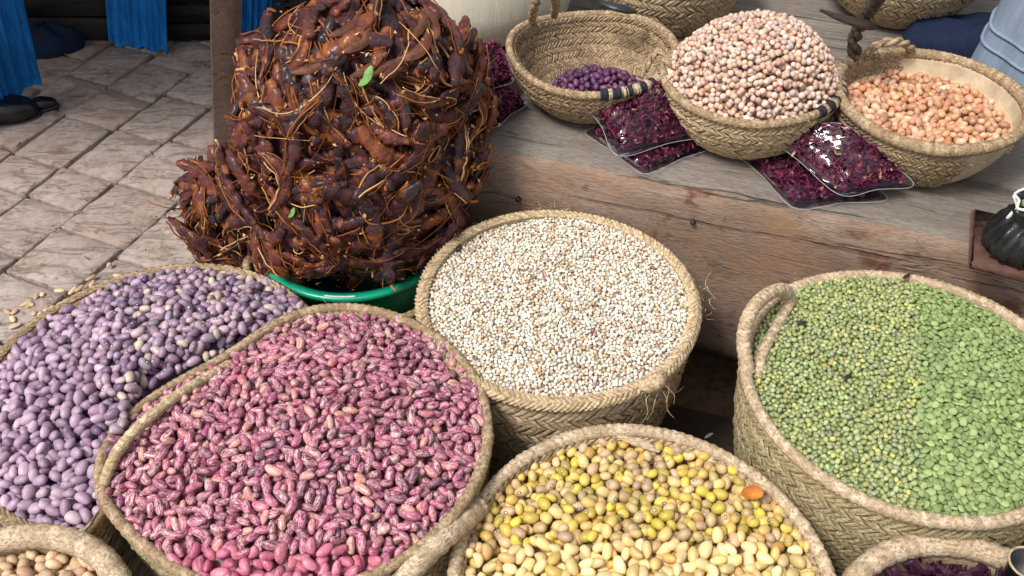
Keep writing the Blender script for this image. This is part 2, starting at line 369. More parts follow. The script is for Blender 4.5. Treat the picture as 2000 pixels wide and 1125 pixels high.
def hib():
    m = NT('dried_hibiscus', .75, .15); t = m.tt(); n = m.noise(m.pos(), 90, 4, .6)
    c = m.ramp(t, [(0, (.05, .012, .035)), (.4, (.13, .022, .065)), (.75, (.22, .032, .085)), (.92, (.34, .06, .11)), (.96, (.42, .20, .13)), (1, (.5, .32, .2))])
    m.color(m.mix(m.ramp(n, [(.4, .5), (.6, 0.)]), c, (.03, .006, .02))); m.bump(n, .6, .004); return m.m
HIB = hib()
HIBD = simple('dark_hibiscus_petal', (.050, .012, .030), .5, .4, .6, 60, .6)

# ------------------------------------------------------------------ ground and paving
g = MB(); g.add([[-30, -30, -.085], [30, -30, -.085], [30, 30, -.085], [-30, 30, -.085]], np.array([[0, 1, 2, 3]]))
ground = tag(g.build('ground', DIRT), kind='structure')
floor = bpy.data.objects.new('floor', None); COL.objects.link(floor); floor['kind'] = 'structure'
Vd = np.array([.914, -.405]); Ud = np.array([.405, .914])
acuts = [-.60, -.79, -.985, -1.18, -1.37, -1.56, -1.765, -1.94, -2.12, -2.29, -2.47, -2.66, -2.84, -3.02, -3.2, -3.38]
fixed = {-1.56: [1.00, 1.18, 1.385, 1.60, 1.80], -1.765: [.86, 1.05, 1.243, 1.38, 1.585, 1.79], -1.94: [.90, 1.08, 1.245, 1.37, 1.575, 1.74, 1.92]}
ns = 0
for ci in range(len(acuts)-1):
    a1, a0 = acuts[ci], acuts[ci+1]
    rows = list(fixed.get(a1, []))
    if not rows: rows = [.0+random.uniform(0, .15)]
    while rows[-1] < 4.3: rows.append(rows[-1]+random.uniform(.165, .215))
    while rows[0] > -.1: rows.insert(0, rows[0]-random.uniform(.165, .21))
    for b0, b1 in zip(rows[:-1], rows[1:]):
        cxy = Vd*(a0+a1)/2+Ud*(b0+b1)/2
        px, py = proj(cxy[0], cxy[1], -.06)
        if not (-800 < px < 1150 and -200 < py < 1300) or cxy[1] < .9: continue
        gap = .0030+random.random()*.0028
        cs = [(a0+gap, b0+gap), (a1-gap, b0+gap), (a1-gap, b1-gap), (a0+gap, b1-gap)]
        cs = [(p+random.uniform(-.004, .004), q+random.uniform(-.004, .004)) for p, q in cs]
        ring = []
        for k in range(4):
            p, q = np.array(cs[k]), np.array(cs[(k+1) % 4])
            for s_ in np.linspace(0, 1, 6, endpoint=False):
                r_ = p+(q-p)*s_
                if s_ > 0: r_ = r_+rng.normal(size=2)*.0016
                ring.append(Vd*r_[0]+Ud*r_[1])
        ring = np.array(ring); cc = ring.mean(0); zt = -.06+random.uniform(-.005, .004); tx, ty = rng.normal(size=2)*.018
        lay = []
        for sc, dz in ((1.0, -.03), (1.0, -.006), (.985, -.0015), (.955, 0), (.5, .001)):
            P = cc+(ring-cc)*sc; z = zt+dz+(P-cc)@np.array([tx, ty])+(rng.normal(size=len(P))*.0006 if dz > -.01 else 0)
            lay.append(np.c_[P, z])
        V = np.vstack(lay); n = len(ring); fs = grid_faces(5, n, False, True)
        mb = MB().add(V, [fs, (np.arange(n)+4*n)[None]], tint=random.random())
        o = mb.build('paving_stone', STONE, floor, origin=(cc[0], cc[1], zt)); o.location = (cc[0], cc[1], zt); ns += 1

gt = MB(); g_r = np.random.default_rng(5)
for k in range(1500):                                        # grit and straw bits, mostly in the joints
    a_ = acuts[g_r.integers(1, 12)]+g_r.normal()*(.004 if k % 3 else .05); b_ = g_r.uniform(.5, 3.6); c_ = Vd*a_+Ud*b_; s_ = g_r.uniform(.0012, .0042)
    Q, _ = np.linalg.qr(g_r.normal(size=(3, 3))); el = g_r.choice([1, 1, 1, 4])
    gt.add(np.array([[s_*el, 0, 0], [0, s_*.7, 0], [-s_*el, 0, 0], [0, -s_*.7, 0], [0, 0, s_*.6]])@Q.T*[1, 1, .4]+[c_[0], c_[1], -.054], np.array([[0, 1, 4], [1, 2, 4], [2, 3, 4], [3, 0, 4]]), g_r.random())
tag(gt.build('grit', DIRT, smooth=False), 'grit and straw bits scattered over the paving joints', 'grit', kind='stuff')
# ------------------------------------------------------------------ timber: beam, ledge planks
BD = np.array([math.cos(BA), math.sin(BA)]); BN = np.array([-BD[1], BD[0]])      # along / away from the camera
B0 = np.array([.278, 1.308])
def bpt(s, d, z): p = B0+BD*s+BN*d; return np.array([p[0], p[1], z])
def log_beam(name, s0, s1, sect, mats, top_mi, seed, label, cat, kind=None, amp=.004, step=.02, parent=None):
    """beam with a worn section: sect = list of (distance back, height)"""
    prof = []
    for k in range(len(sect)):
        p, q = np.array(sect[k]), np.array(sect[(k+1) % len(sect)]); m = max(1, int(np.linalg.norm(q-p)/.03))
        for t in range(m): prof.append(p+(q-p)*t/m)
    prof = np.array(prof); n = len(prof); ss = np.arange(s0, s1, step); V = []
    cen = prof.mean(0)
    for s in ss:
        P = np.array([bpt(s, d, z) for d, z in prof]); wv = vnoise(P, 9, seed)*amp+vnoise(P*np.array([1, 1, 4]), 30, seed+1)*amp*.35
        dirs = (prof-cen)/np.linalg.norm(prof-cen, axis=1)[:, None]
        P[:, :2] += (dirs[:, 0]*wv)[:, None]*BN; P[:, 2] += dirs[:, 1]*wv*.8
        V.append(P)
    V = np.array(V); F = grid_faces(len(ss), n, False, True)
    mid = V.reshape(-1, 3)[F].mean(1); dd = (mid[:, :2]-B0)@BN
    mb = MB(); mb.add(V.reshape(-1, 3), [F, np.arange(n)[None, ::-1], (np.arange(n)+(len(ss)-1)*n)[None]])
    mb.m[0] = np.where(top_mi(dd, mid[:, 2]), 0, 1); mb.m[0] = mb.m[0].astype(int); mb.m[1][:] = 1; mb.m[2][:] = 1
    o = mb.build(name, mats, parent)
    return tag(o, label, cat, kind=kind)
shelf = empty('timber_beam', bpt(.1, .1, 0), 'massive worn timber beam with grey top and rust brown front face behind the sorghum basket', 'beam')
for nm, s0, s1, sect, sd_, am in (('front_log', -.75, .95, [(.0, .03), (.0, .40), (.006, .425), (.022, .436), (.17, .436), (.17, .03)], 3, .0075),
                                   ('rear_board', -.75, 1.1, [(.18, .38), (.18, .425), (.186, .433), (.50, .433), (.50, .38)], 5, .003),
                                   ('rear_board', -.75, 1.1, [(.51, .38), (.51, .428), (.516, .435), (1.2, .435), (1.2, .38)], 6, .003)):
    o = log_beam(nm, s0, s1, sect, [WGREY, WFACE], lambda d, z: (z > .426), sd_, None, None, amp=am)
    o.parent = shelf; o.matrix_parent_inverse = Matrix.Translation(-shelf.location)
    if nm == 'rear_board': o['label'] = 'grey weathered board behind the beam top' 
for s_, z_ in ((-.28, .33), (.05, .36), (.42, .30), (.60, .385), (.47, .12)):
    q_ = bpt(s_, -.008, z_); nb = MB(); th_ = np.linspace(0, 2*PI, 12, endpoint=False); V_ = np.vstack([np.stack([r_*np.cos(th_)*BD[0]+BN[0]*d_, r_*np.cos(th_)*BD[1]+BN[1]*d_, r_*np.sin(th_)], -1) for r_, d_ in ((.0045, .010), (.0045, .001), (.003, -.001))])
    nb.add(V_, [grid_faces(3, 12, False, True), (np.arange(12)+24)[None]]); o = nb.build('nail', IRON, shelf); o.location = Vector(q_)-shelf.location
# planks of the low ledge
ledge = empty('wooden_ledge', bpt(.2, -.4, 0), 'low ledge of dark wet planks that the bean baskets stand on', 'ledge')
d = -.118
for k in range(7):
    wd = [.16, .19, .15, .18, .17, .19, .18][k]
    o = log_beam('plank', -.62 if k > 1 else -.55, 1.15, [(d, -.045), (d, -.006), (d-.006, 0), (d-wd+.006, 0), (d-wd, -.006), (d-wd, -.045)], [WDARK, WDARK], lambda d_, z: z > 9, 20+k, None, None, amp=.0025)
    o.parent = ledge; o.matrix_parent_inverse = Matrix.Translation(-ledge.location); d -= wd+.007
# post
pb = at(447, 318, -.06); pt = pb+Vector((.20, .0, 1.02)); 
mb = MB(); hw = .025; n = 30; V = []
for k in range(n):
    t = k/(n-1); c = pb.lerp(pt, t); cr = []
    for a, b in ((-1, -1), (-.86, -1), (0, -1.02), (.86, -1), (1, -.86), (1, 0), (1, .86), (.86, 1), (0, 1), (-.86, 1), (-1, .86), (-1, 0), (-1, -.86)):
        cr.append([c.x+a*hw*1.05+b*.004, c.y+b*hw+a*.012, c.z])
    V.append(cr)
V = np.array(V).reshape(-1, 3); V += (vnoise(V, 25, 4)*.002)[:, None]*np.array([1, 1, 0])
mb.add(V, [grid_faces(n, 13, False, True), np.arange(13)[None, ::-1], (np.arange(13)+(n-1)*13)[None]])
tag(mb.build('wooden_post', WPOST, origin=tuple(pb)), 'square brown wooden post standing on the paving behind the tamarind pile', 'post')

# ------------------------------------------------------------------ added shading for the dark corner behind, and hanging blue cloths
aw = empty('awning', (-2.2, 3.4, 1.95), 'dark cloth awning over the rear left stall', 'awning')  # unseen sheet added to keep sun and sky off the corner
mb = MB(); gu, gv = np.meshgrid(np.linspace(0, 1, 20), np.linspace(0, 1, 14), indexing='ij'); V = np.stack([-5.6+4.55*gu, 1.55+3.2*gv, 1.50+.35*gv-.05*np.sin(gu*PI)*np.sin(gv*PI)], -1).reshape(-1, 3)
mb.add(np.vstack([V, V-[0, 0, .004]]), [grid_faces(20, 14), grid_faces(20, 14)[:, ::-1]+280]); mb.build('canvas', NAVY, aw, origin=(-2.2, 3.4, 1.95))
for x, y, h_ in ((-5.5, 1.62, 1.5), (-1.15, 4.68, 1.83), (-5.5, 4.68, 1.83)): tube(MB(), [(x, y, -.07), (x, y, h_*.5), (x, y, h_)], .025, 8, step=.3).build('pole', WPOST, aw, origin=(-2.2, 3.4, 1.95))
tb = empty('stall_table', (-1.5, 2.95, -.06), 'old dark market table whose shaded underside fills the far left corner', 'table')  # added table, its unseen top darkens the floor beneath
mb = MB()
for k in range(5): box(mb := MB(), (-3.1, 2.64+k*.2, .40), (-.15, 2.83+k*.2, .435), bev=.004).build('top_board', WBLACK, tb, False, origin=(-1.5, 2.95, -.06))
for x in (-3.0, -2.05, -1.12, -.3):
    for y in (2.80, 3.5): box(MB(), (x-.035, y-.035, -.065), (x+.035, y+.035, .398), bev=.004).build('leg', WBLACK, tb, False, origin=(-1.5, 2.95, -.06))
for k in range(13): box(MB(), (-3.1+k*.23, 3.6, -.06), (-3.1+k*.23+.222, 3.63, 2.2), bev=.003).build('back_board', WBLACK, tb, False, origin=(-1.5, 2.95, -.06))  # dark boards added at the back to deepen the corner
for k in range(12): box(MB(), (-3.35, 1.75+k*.155, -.06), (-3.32, 1.75+k*.155+.150, 1.5), bev=.003).build('side_board', WBLACK, tb, False, origin=(-1.5, 2.95, -.06))  # unseen side wall added to block light from the left
def hanging(pxl, pxr, zb, ztop, label, lean=0., fold=.006, nf=9, y_lean=0.):
    a, b = at(*pxl, zb), at(*pxr, zb); nu, nv = 60, 26
    u = np.linspace(0, 1, nu)[:, None]; v = np.linspace(0, 1, nv)[None]
    A = np.array(a); B = np.array(b); dr = B-A; nr = np.array([-dr[1], dr[0]]); nr /= np.linalg.norm(nr)
    w_ = fold*(1-.45*v)*(np.sin(u*nf*2*PI+np.sin(u*17)*1.3+v*1.2)+.5*np.sin(u*nf*4.7*PI+2))
    X = A[0]+dr[0]*u+nr[0]*w_+lean*v; Y = A[1]+dr[1]*u+nr[1]*w_+y_lean*v; Z = zb+(ztop-zb)*v+.006*np.sin(u*23)*(1-v)+0*u
    V = np.stack([X, Y, Z], -1).reshape(-1, 3); V2 = V+np.r_[nr, 0]*.004; m = MB(); F = grid_faces(nu, nv)
    n0 = nu*nv; e = []
    for i in range(nu-1): e.append([i*nv, (i+1)*nv, (i+1)*nv+n0, i*nv+n0])
    for j in range(nv-1): e += [[j, j+1, j+1+n0, j+n0], [(nu-1)*nv+j, (nu-1)*nv+j+1, (nu-1)*nv+j+1+n0, (nu-1)*nv+j+n0]]
    m.add(np.vstack([V, V2]), [F, F[:, ::-1]+n0, np.array(e)])
    return tag(m.build('hanging_cloth', BLUE, origin=tuple(A)), label, 'cloth', 'blue cloths hanging at the stall')
hanging((-95, 262), (78, 160), -.015, .60, 'blue cloth hanging at far left over the black shoes', lean=.10, nf=5, fold=.008)
hanging((211, 84), (327, 103), -.05, .436, 'bright blue pleated cloth hanging left of the wooden post', lean=.11, nf=9)
hanging((462, 92), (545, 72), -.05, .436, 'blue cloth hanging just right of the wooden post', lean=.11, nf=6)
hanging((608, 32), (690, 20), -.05, .436, 'narrow blue cloth hanging behind the top of the tamarind pile', lean=.11, nf=5)
for k, (x, w_, h_) in enumerate(((-2.05, .30, .30), (-1.42, .26, .34), (-.92, .22, .26), (-.52, .20, .30))):  # invented boxes whose black stands in for shade under the table
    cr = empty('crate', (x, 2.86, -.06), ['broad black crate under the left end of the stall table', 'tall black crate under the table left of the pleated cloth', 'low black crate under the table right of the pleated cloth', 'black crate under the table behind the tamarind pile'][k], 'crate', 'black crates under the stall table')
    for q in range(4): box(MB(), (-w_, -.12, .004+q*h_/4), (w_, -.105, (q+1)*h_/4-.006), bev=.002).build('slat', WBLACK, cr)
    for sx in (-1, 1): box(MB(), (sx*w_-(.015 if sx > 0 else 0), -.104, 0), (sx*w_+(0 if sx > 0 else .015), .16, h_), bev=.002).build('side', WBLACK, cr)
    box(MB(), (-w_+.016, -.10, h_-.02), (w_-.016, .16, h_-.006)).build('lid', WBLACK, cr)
def shoe(px, py, rz, s, label):
    p = at(px, py, -.058); r = empty('shoe', p, label, 'shoe', 'black shoes under the blue cloth', rz)
    L, W, H_ = .085*s, .046*s, .070*s; th = np.linspace(0, 2*PI, 22, endpoint=False); V = []
    for k, (sc, z) in enumerate(((1, .006), (1.03, .02), (.99, .5), (.9, .8), (.66, .97), (.30, 1.02))):
        x = np.cos(th)*L*sc; y = np.sin(th)*W*sc*(1+.22*np.cos(th)); zz = H_*z*(1-.25*np.clip(np.cos(th), 0, 1)*(k > 2))
        V.append(np.stack([x, y, zz+0*th], -1))
    V = np.array(V).reshape(-1, 3); MB().add(V, [grid_faces(6, 22, False, True), (np.arange(22)+110)[None]]).build('upper', SHOE, r)
    s_ = []
    for sc, z in ((.9, -.004), (1.08, -.002), (1.1, .006), (.95, .009)): s_.append(np.stack([np.cos(th)*L*sc, np.sin(th)*W*sc*(1+.2*np.cos(th)), z+0*th], -1))
    MB().add(np.array(s_).reshape(-1, 3), grid_faces(4, 22, False, True)).build('sole', IRON, r)
shoe(18, 232, .35, 1.0, 'shiny round toed black shoe under the left blue cloth')
shoe(84, 212, .5, .5, 'small black shoe tip farther from the edge, beside the shiny one')
mb = MB(); p = at(95, 95, -.055)
th = np.linspace(0, 2*PI, 26, endpoint=False); V = []
for sc, z in ((1, 0), (1.05, .02), (.9, .05), (.5, .075), (.15, .08)): V.append(np.stack([p.x+np.cos(th)*.11*sc*(1+.1*np.sin(3*th)), p.y+np.sin(th)*.06*sc, p.z+z+.008*np.sin(th*5)], -1))
mb.add(np.array(V).reshape(-1, 3), [grid_faces(5, 26, False, True), (np.arange(26)+104)[None]])
tag(mb.build('cloth_bundle', NAVY, origin=tuple(p)), 'crumpled black bundle lying in the shade behind the blue cloth', 'bundle')

# ------------------------------------------------------------------ baskets
def outline(r, dents=(), ell=(0, 0)):
    def R(th):
        th = np.asarray(th, float); o = np.full(th.shape, float(r))*(1+ell[0]*np.cos(2*(th-ell[1])))
        for th0, d_, w_ in dents:
            q = (th-th0+PI) % (2*PI)-PI; o = o-d_*np.exp(-(q/w_)**2)
        return o
    return R
def clip(fn, c, fn2, c2, gap):
    q = np.linspace(-PI, PI, 361); r = fn(q); out = r.copy()
    for i, (t, ri) in enumerate(zip(q, r)):
        for k in np.linspace(ri, .02, 90):
            x = c[0]+k*math.cos(t)-c2[0]; y = c[1]+k*math.sin(t)-c2[1]
            if math.hypot(x, y) > float(fn2(math.atan2(y, x)))+gap: out[i] = k; break
    w_ = np.hanning(15); w_ /= w_.sum(); sm = np.convolve(np.r_[out[-8:-1], out, out[1:8]], w_, 'valid'); out = np.minimum(sm, out+.004)
    return lambda th: np.interp((np.asarray(th, float)+PI) % (2*PI)-PI, q, out)
class Basket:
    def __init__(s, name, label, c, R, zr, zb, bs, mat, rim_mat, rim_r=.011, band=.038, inner=False, cat='basket', strip=.012, plain=None, rim_pitch=.011, group='woven palm leaf baskets', bulge=.8, rim_amp=.22, bands=None, rim_w=1.0, wavy=.004, braid=False):
        s.c = np.array(c, float); s.R = R; s.zr = zr; s.zb = zb; s.bs = bs; s.bulge = bulge
        s.root = empty(name, (c[0], c[1], zb), label, cat, group); s.o = (c[0], c[1], zb); s.rng = np.random.default_rng(int(abs(c[0])*1000)+5)
        s.wv = wavy; s.ph = s.rng.random(3)*6
        H = zr-zb; circ = 2*PI*float(np.mean(R(np.linspace(0, 6.28, 50)))); nb = bands or max(2, round((H+.5*float(R(0.))*(1-bs))/band))
        N = int(circ/strip); th = np.linspace(0, 2*PI, 96, endpoint=False)
        for side in ((1,) if not inner else (1, -1)):                 # solid backing just inside the weave
            pass
        V = []
        for off in (-.002, -.008):
            for t in (np.linspace(0, 1, 12) if off == -.002 else np.linspace(1, 0, 12)): V.append(s.wall(th, np.full_like(th, t), off))
        V.append(s.wall(th, th*0, -.008)*np.array([0, 0, 1])+np.array([s.c[0], s.c[1], 0])+(s.wall(th, th*0, 0)-np.array([s.c[0], s.c[1], 0]))*np.array([.02, .02, 0]))
        V = np.array(V); n = len(V)
        MB().add(V.reshape(-1, 3), grid_faces(n, 96, False, True), .2).build('lining' if not plain else 'wall', mat if not plain else plain, s.root, origin=s.o)
        mb = MB(); Vb = s.wall(th, th*0+.003, 0.); mb.add(Vb, np.arange(96)[None, ::-1], .1).build('base', mat, s.root, False, origin=s.o)
        if not plain or plain is not None:
            for side in ((1, -1) if inner else (1,)):
                for b in range(nb):
                    t0, t1 = b/nb, (b+1)/nb
                    s.band_(t0, t1, N, side, mat, plain, inner)
        P = s.wall(th, np.ones_like(th), 0)
        mb = MB()
        if braid:
            tube(mb, P, rim_r*.82, 10, True, step=.012, flat=rim_w*1.1); nst = int(circ/.0085); dth = 2*PI/nst
            for half in (0, 1, 2):
                p0, p1 = math.radians(150-half*85), math.radians(150-(half+1)*85); sg = 1 if half % 2 == 0 else -1
                U, Vv = np.meshgrid([-.5, 0, .5], [0, .5, 1], indexing='ij'); bs_ = np.arange(nst)*dth
                tq = bs_[:, None, None]+(U+s.rng.normal(size=(nst, 1, 1))*.1)*dth*.95+sg*(Vv-(half % 2))*dth*1.9; pq = p0+(p1-p0)*Vv[None]+0*tq
                rr = rim_r*(.9+.24*(1-(2*U)**2)[None]+.16*np.sin(PI*Vv)[None]*s.rng.random((nst, 1, 1)))
                Pw = s.wall(tq, np.ones_like(tq), rr*np.cos(pq)); Pw[..., 2] += rr*np.sin(pq)*rim_w*1.15
                mb.add(Pw.reshape(-1, 3), (grid_faces(3, 3)[None]+9*np.arange(nst)[:, None, None]).reshape(-1, 4), np.repeat(s.rng.random(nst)*.9, 9))
        else: tube(mb, P, rim_r*(1+.10*np.sin(np.linspace(0, 2*PI, 9)[:-1]*3+s.ph[0])), 12, True, rim_pitch, rim_amp, 1.6, flat=rim_w, jitter=.14)
        s.rim = mb.build('rim', rim_mat, s.root, origin=s.o)
    def wall(s, th, t, off):
        sc = s.bs+(1-s.bs)*np.sin(np.clip(t, 0, 1)*PI/2)**s.bulge
        rr = s.R(th)*sc+off
        z = s.zb+(s.zr-s.zb)*t+s.wv*t*(np.sin(2*th+s.ph[0])+.6*np.sin(3*th+s.ph[1]))
        return np.stack([s.c[0]+rr*np.cos(th), s.c[1]+rr*np.sin(th), z], -1)
    def band_(s, t0, t1, N, side, mat, plain, inner):
        mb = MB(); dth = 2*PI/N; h = .0028; k = np.arange(N)
        us = np.array([-.5, 0, .5]); vs = np.array([0, .5, 1])
        for half in (0, 1):
            ta = t0+(t1-t0)*half/2; tb_ = ta+(t1-t0)/2; sg = 1 if half == 0 else -1
            base = k*dth
            U, Vv = np.meshgrid(us, vs, indexing='ij')
            jt = s.rng.normal(size=(N, 1, 1))*.13
            th = base[:, None, None]+(U+jt)*dth*.95+sg*(Vv-(0 if half == 0 else 1))*dth*1.7
            tt = ta+(tb_-ta)*(Vv[None]*.98+.01)+0*th
            hh = h*(1-(2*U)**2*.9)[None]+.0026*np.sin(PI*Vv)[None]*(.2+1.1*s.rng.random((N, 1, 1)))
            P = s.wall(th, np.clip(tt, 0, 1), side*hh+(0 if side > 0 else -.009))
            if plain is not None:                                   # only the woven half of a half plastered basket
                keep = np.cos(base-PI) > -.05
            else: keep = np.ones(N, bool)
            P = P[keep]; n = len(P)
            if n == 0: continue
            F = (grid_faces(3, 3)[None]+9*np.arange(n)[:, None, None]).reshape(-1, 4)
            tn = np.repeat(s.rng.random(n)*.9, 9)
            mb.add(P.reshape(-1, 3), F, tn)
        if mb.n: mb.build('woven_band', mat, s.root, origin=s.o)
    def handle(s, P, r, mat, pitch=.011, twist=True, name='handle'):
        mb = MB()
        if twist:
            P = np.array(P, float); Rr, L = resample(P, .006); n = len(Rr); T = np.gradient(Rr, axis=0); T /= np.linalg.norm(T, axis=1)[:, None]
            sd_ = np.cross(T, [0, 0, 1.]); sd_ /= np.linalg.norm(sd_, axis=1)[:, None]+1e-9; nr = np.cross(sd_, T); q = np.linspace(0, L/.05*2*PI, n)
            for k in range(2):
                Q = Rr+(sd_*np.cos(q+k*PI)[:, None]+nr*np.sin(q+k*PI)[:, None])*r*.5
                tube(mb, Q[::2], r*.62, 8, False, pitch, .18, 1.3)
        else: tube(mb, P, r, 10, False, pitch, .2, 1.4)
        return mb.build(name, mat, s.root, origin=s.o)
    def rho(s, x, y, shrink=0.):
        dx = x-s.c[0]; dy = y-s.c[1]; return np.hypot(dx, dy)/(s.R(np.arctan2(dy, dx))-shrink)
def frays(root, origin, pts, n, L, mat, seed, name='loose_fibres', rad=.0006, down=.6):
    r = np.random.default_rng(seed); mb = MB()
    for k in range(n):
        p = np.array(pts[r.integers(len(pts))])+r.normal(size=3)*.005; d_ = r.normal(size=3); d_[2] -= down; d_ /= np.linalg.norm(d_); l = L*(.4+r.random())
        P = [p]; 
        for q in range(4): d_ = d_+r.normal(size=3)*.45; d_ /= np.linalg.norm(d_); P.append(P[-1]+d_*l/4)
        tube(mb, P, np.array([rad, rad*.4]), 4, False, step=l/8, tint=r.random())
    o = mb.build(name, mat, root, origin=origin); o['kind'] = 'stuff'; return o

O_RED = outline(.256, [(2.35, .042, .5), (-2.95, -.036, .45)]); O_LIL = clip(outline(.272), (-.562, .953), O_RED, (-.291, .832), .026)
lil = Basket('basket', 'large basket heaped with lilac beans at the left edge beside the paving', (-.562, .953), O_LIL, .30, -.055, .72, ST_TAN, ST_BROWN, rim_r=.008, wavy=.008, braid=True)
red = Basket('basket', 'round basket heaped with speckled magenta beans, the largest one in front', (-.291, .832), O_RED, .34, .002, .74, ST_OLIVE, ST_BROWN, rim_r=.0085, wavy=.003)
sor = Basket('basket', 'wide basket level full of white sorghum against the beam', (.076, 1.114), outline(.226), .335, -.045, .70, ST_TAN, ST_TAN, rim_r=.0115, band=.046, strip=.013, rim_w=.75, bulge=.9, wavy=.002, braid=True)
grn = Basket('basket', 'big looped handle basket full of green mung beans at the right edge', (.595, .914), outline(.243), .355, .002, .72, ST_OLIVE, ST_PINK, rim_r=.0100, rim_pitch=.011, wavy=.003)
yel = Basket('basket', 'basket of yellow and tan beans at the bottom centre', (.17, .618), outline(.246), .30, .002, .72, ST_TAN, ST_PINK, rim_r=.0105, rim_pitch=.012, inner=True, wavy=.003)
bl = Basket('basket', 'tan basket with thick rim and crumbled peanuts in the bottom left corner', (-.644, .522), outline(.163), .30, .002, .75, ST_PINK, ST_PINK, rim_r=.017, rim_pitch=.02, rim_amp=.1, wavy=.002)
br = Basket('basket', 'thick rimmed basket of dark dried hibiscus in the bottom right corner', (.572, .497), outline(.176), .30, .002, .75, ST_PINK, ST_PINK, rim_r=.016, rim_pitch=.02, rim_amp=.12, wavy=.002)
emp = Basket('basket', 'mostly empty woven basket with a few dark purple beans on the beam', (.152, 1.575), outline(.157), .545, .437, .50, ST_BROWN, ST_BROWN, rim_r=.0075, inner=True, band=.03, strip=.009, rim_pitch=.008, bulge=.7, wavy=.005)
pal = Basket('basket', 'basket piled high with pale pink round beans on the beam', (.427, 1.458), outline(.155), .555, .437, .52, ST_TAN, ST_BROWN, rim_r=.0085, band=.03, strip=.01, rim_pitch=.009, bulge=.7, wavy=.005)
bro = Basket('basket', 'half woven half plastered bowl of tan brown beans at the upper right', (.722, 1.390), outline(.158), .555, .437, .60, ST_BROWN, ST_BROWN, rim_r=.0105, inner=True, band=.03, strip=.009, plain=CLAY, rim_pitch=.009, rim_amp=.08, bulge=.7, wavy=.003)
und = Basket('basket', 'low woven basket holding the green basin under the tamarind', (-.30, 1.36), outline(.212), .225, -.055, .75, ST_OLIVE, ST_BROWN, rim_r=.0085, wavy=.004)
farb = Basket('basket', 'shallow tan basket at the top edge behind the pale beans', (.345, 1.945), outline(.165), .56, .437, .7, ST_TAN, ST_TAN, rim_r=.009, inner=True, band=.04, wavy=.003)
farr = Basket('basket', 'wide flaring tan basket at the top edge behind the brown beans', (.86, 1.96), outline(.19), .60, .437, .5, ST_TAN, ST_TAN, rim_r=.010, inner=True, band=.04, wavy=.003)
# handles and rim details
red.handle([at(450, 712, .345), at(395, 742, .36), at(330, 785, .372), at(265, 840, .372), at(225, 890, .36), at(198, 960, .335)], .0085, ST_TAN, twist=False)
grn.handle([at(1545, 590, .36), at(1530, 566, .40), at(1495, 578, .42), at(1465, 612, .42), at(1452, 665, .39), at(1462, 730, .355)], .0115, ST_PINK, twist=False)
grn.handle([at(1547, 585, .365), at(1518, 635, .36), at(1490, 690, .36), at(1478, 740, .35)], .0095, ST_PINK, twist=False)
yel.handle([at(935, 990, .305), at(900, 1020, .325), at(850, 1065, .335), at(800, 1115, .33), at(770, 1160, .31)], .017, ST_PINK, twist=False, pitch=.02)
sor.handle([at(1248, 752, .345), at(1266, 752, .346), at(1282, 744, .346), at(1294, 732, .342)], np.array([.008, .014, .014, .008]), ST_TAN, twist=False, name='knot')
frays(sor.root, sor.o, [at(1278, 752, .335), at(1262, 758, .335), at(1290, 745, .335)], 22, .06, ST_TAN, 3)
frays(sor.root, sor.o, [at(1372, 560, .335), at(1370, 590, .33), at(1374, 610, .32)], 20, .03, ST_TAN, 4)
frays(sor.root, sor.o, [at(1080, 406, .34), at(1110, 408, .34), at(1060, 407, .34)], 18, .02, ST_TAN, 5, down=-.3)
frays(red.root, red.o, [at(235, 900, .33), at(250, 930, .33), at(285, 870, .34), at(260, 960, .33)], 40, .035, ST_TAN, 6)
frays(grn.root, grn.o, [at(1590, 985, .26), at(1690, 1010, .26), at(1660, 960, .3), at(1560, 930, .28)], 16, .04, ST_TAN, 8)
emp.handle([at(1055, 62, .555), at(1040, 40, .60), at(1046, 8, .66), at(1065, -20, .70), at(1085, 0, .66), at(1082, 30, .57)], .008, ST_BROWN)
for bk_, nn_ in ((lil, 16), (red, 26), (sor, 26), (grn, 26), (yel, 20), (emp, 12), (pal, 12), (bro, 10), (bl, 8), (br, 8)):
    q_ = bk_.rng.uniform(0, 2*PI, 60); frays(bk_.root, bk_.o, list(bk_.wall(q_, bk_.rng.choice([.85, 1.], 60), .007)), nn_, .016, ST_TAN, 60+nn_, rad=.0005, down=.2)
# dark wrapped stretches of rim
def wrapped(bk, a0, a1, name='rim_binding', mats=(ST_NAVY, ST_PINK), n=13):
    for k in range(n):
        e0, e1 = [k+.35*math.sin(k*2.7), k+.95+.25*math.sin(k*4.1+1)]
        th = np.linspace(a0+(a1-a0)*e0/n, a0+(a1-a0)*e1/n, 4); P = bk.wall(th, np.ones_like(th), 0)
        tube(MB(), P, .0105 if mats[0] is ST_NAVY else .011, 10, False, .004, .15).build(name, mats[0] if k % 2 == 0 else mats[1], bk.root, origin=bk.o)
wrapped(emp, -1.55, -.55); wrapped(pal, -1.0, .25, mats=(ST_NAVY, ST_BROWN), n=15)
wrapped(bro, 1.75, 2.5, mats=(ST_DARK, ST_BROWN), n=9)
bro.handle([at(1672, 112, .565), at(1668, 80, .60), at(1688, 35, .66), at(1712, 0, .72), at(1735, -40, .78)], .012, ST_DARK, twist=True)
bro.handle([at(1690, 105, .57), at(1720, 85, .59), at(1760, 82, .59), at(1785, 100, .56)], .008, ST_BROWN)
mb = MB(); tube(mb, [at(1603, 20, .66), at(1640, 34, .665), at(1680, 46, .67), at(1705, 50, .655)], np.array([.003, .009, .012, .009]), 10, flat=.6, jitter=.1)
tag(mb.build('wooden_scoop', WDARK), 'dark tapered wooden scoop lying across the pale pink beans', 'scoop')
pal.handle([at(1312, 140, .56), at(1300, 118, .575), at(1286, 100, .575), at(1268, 120, .565), at(1250, 150, .555)], .007, ST_BROWN)

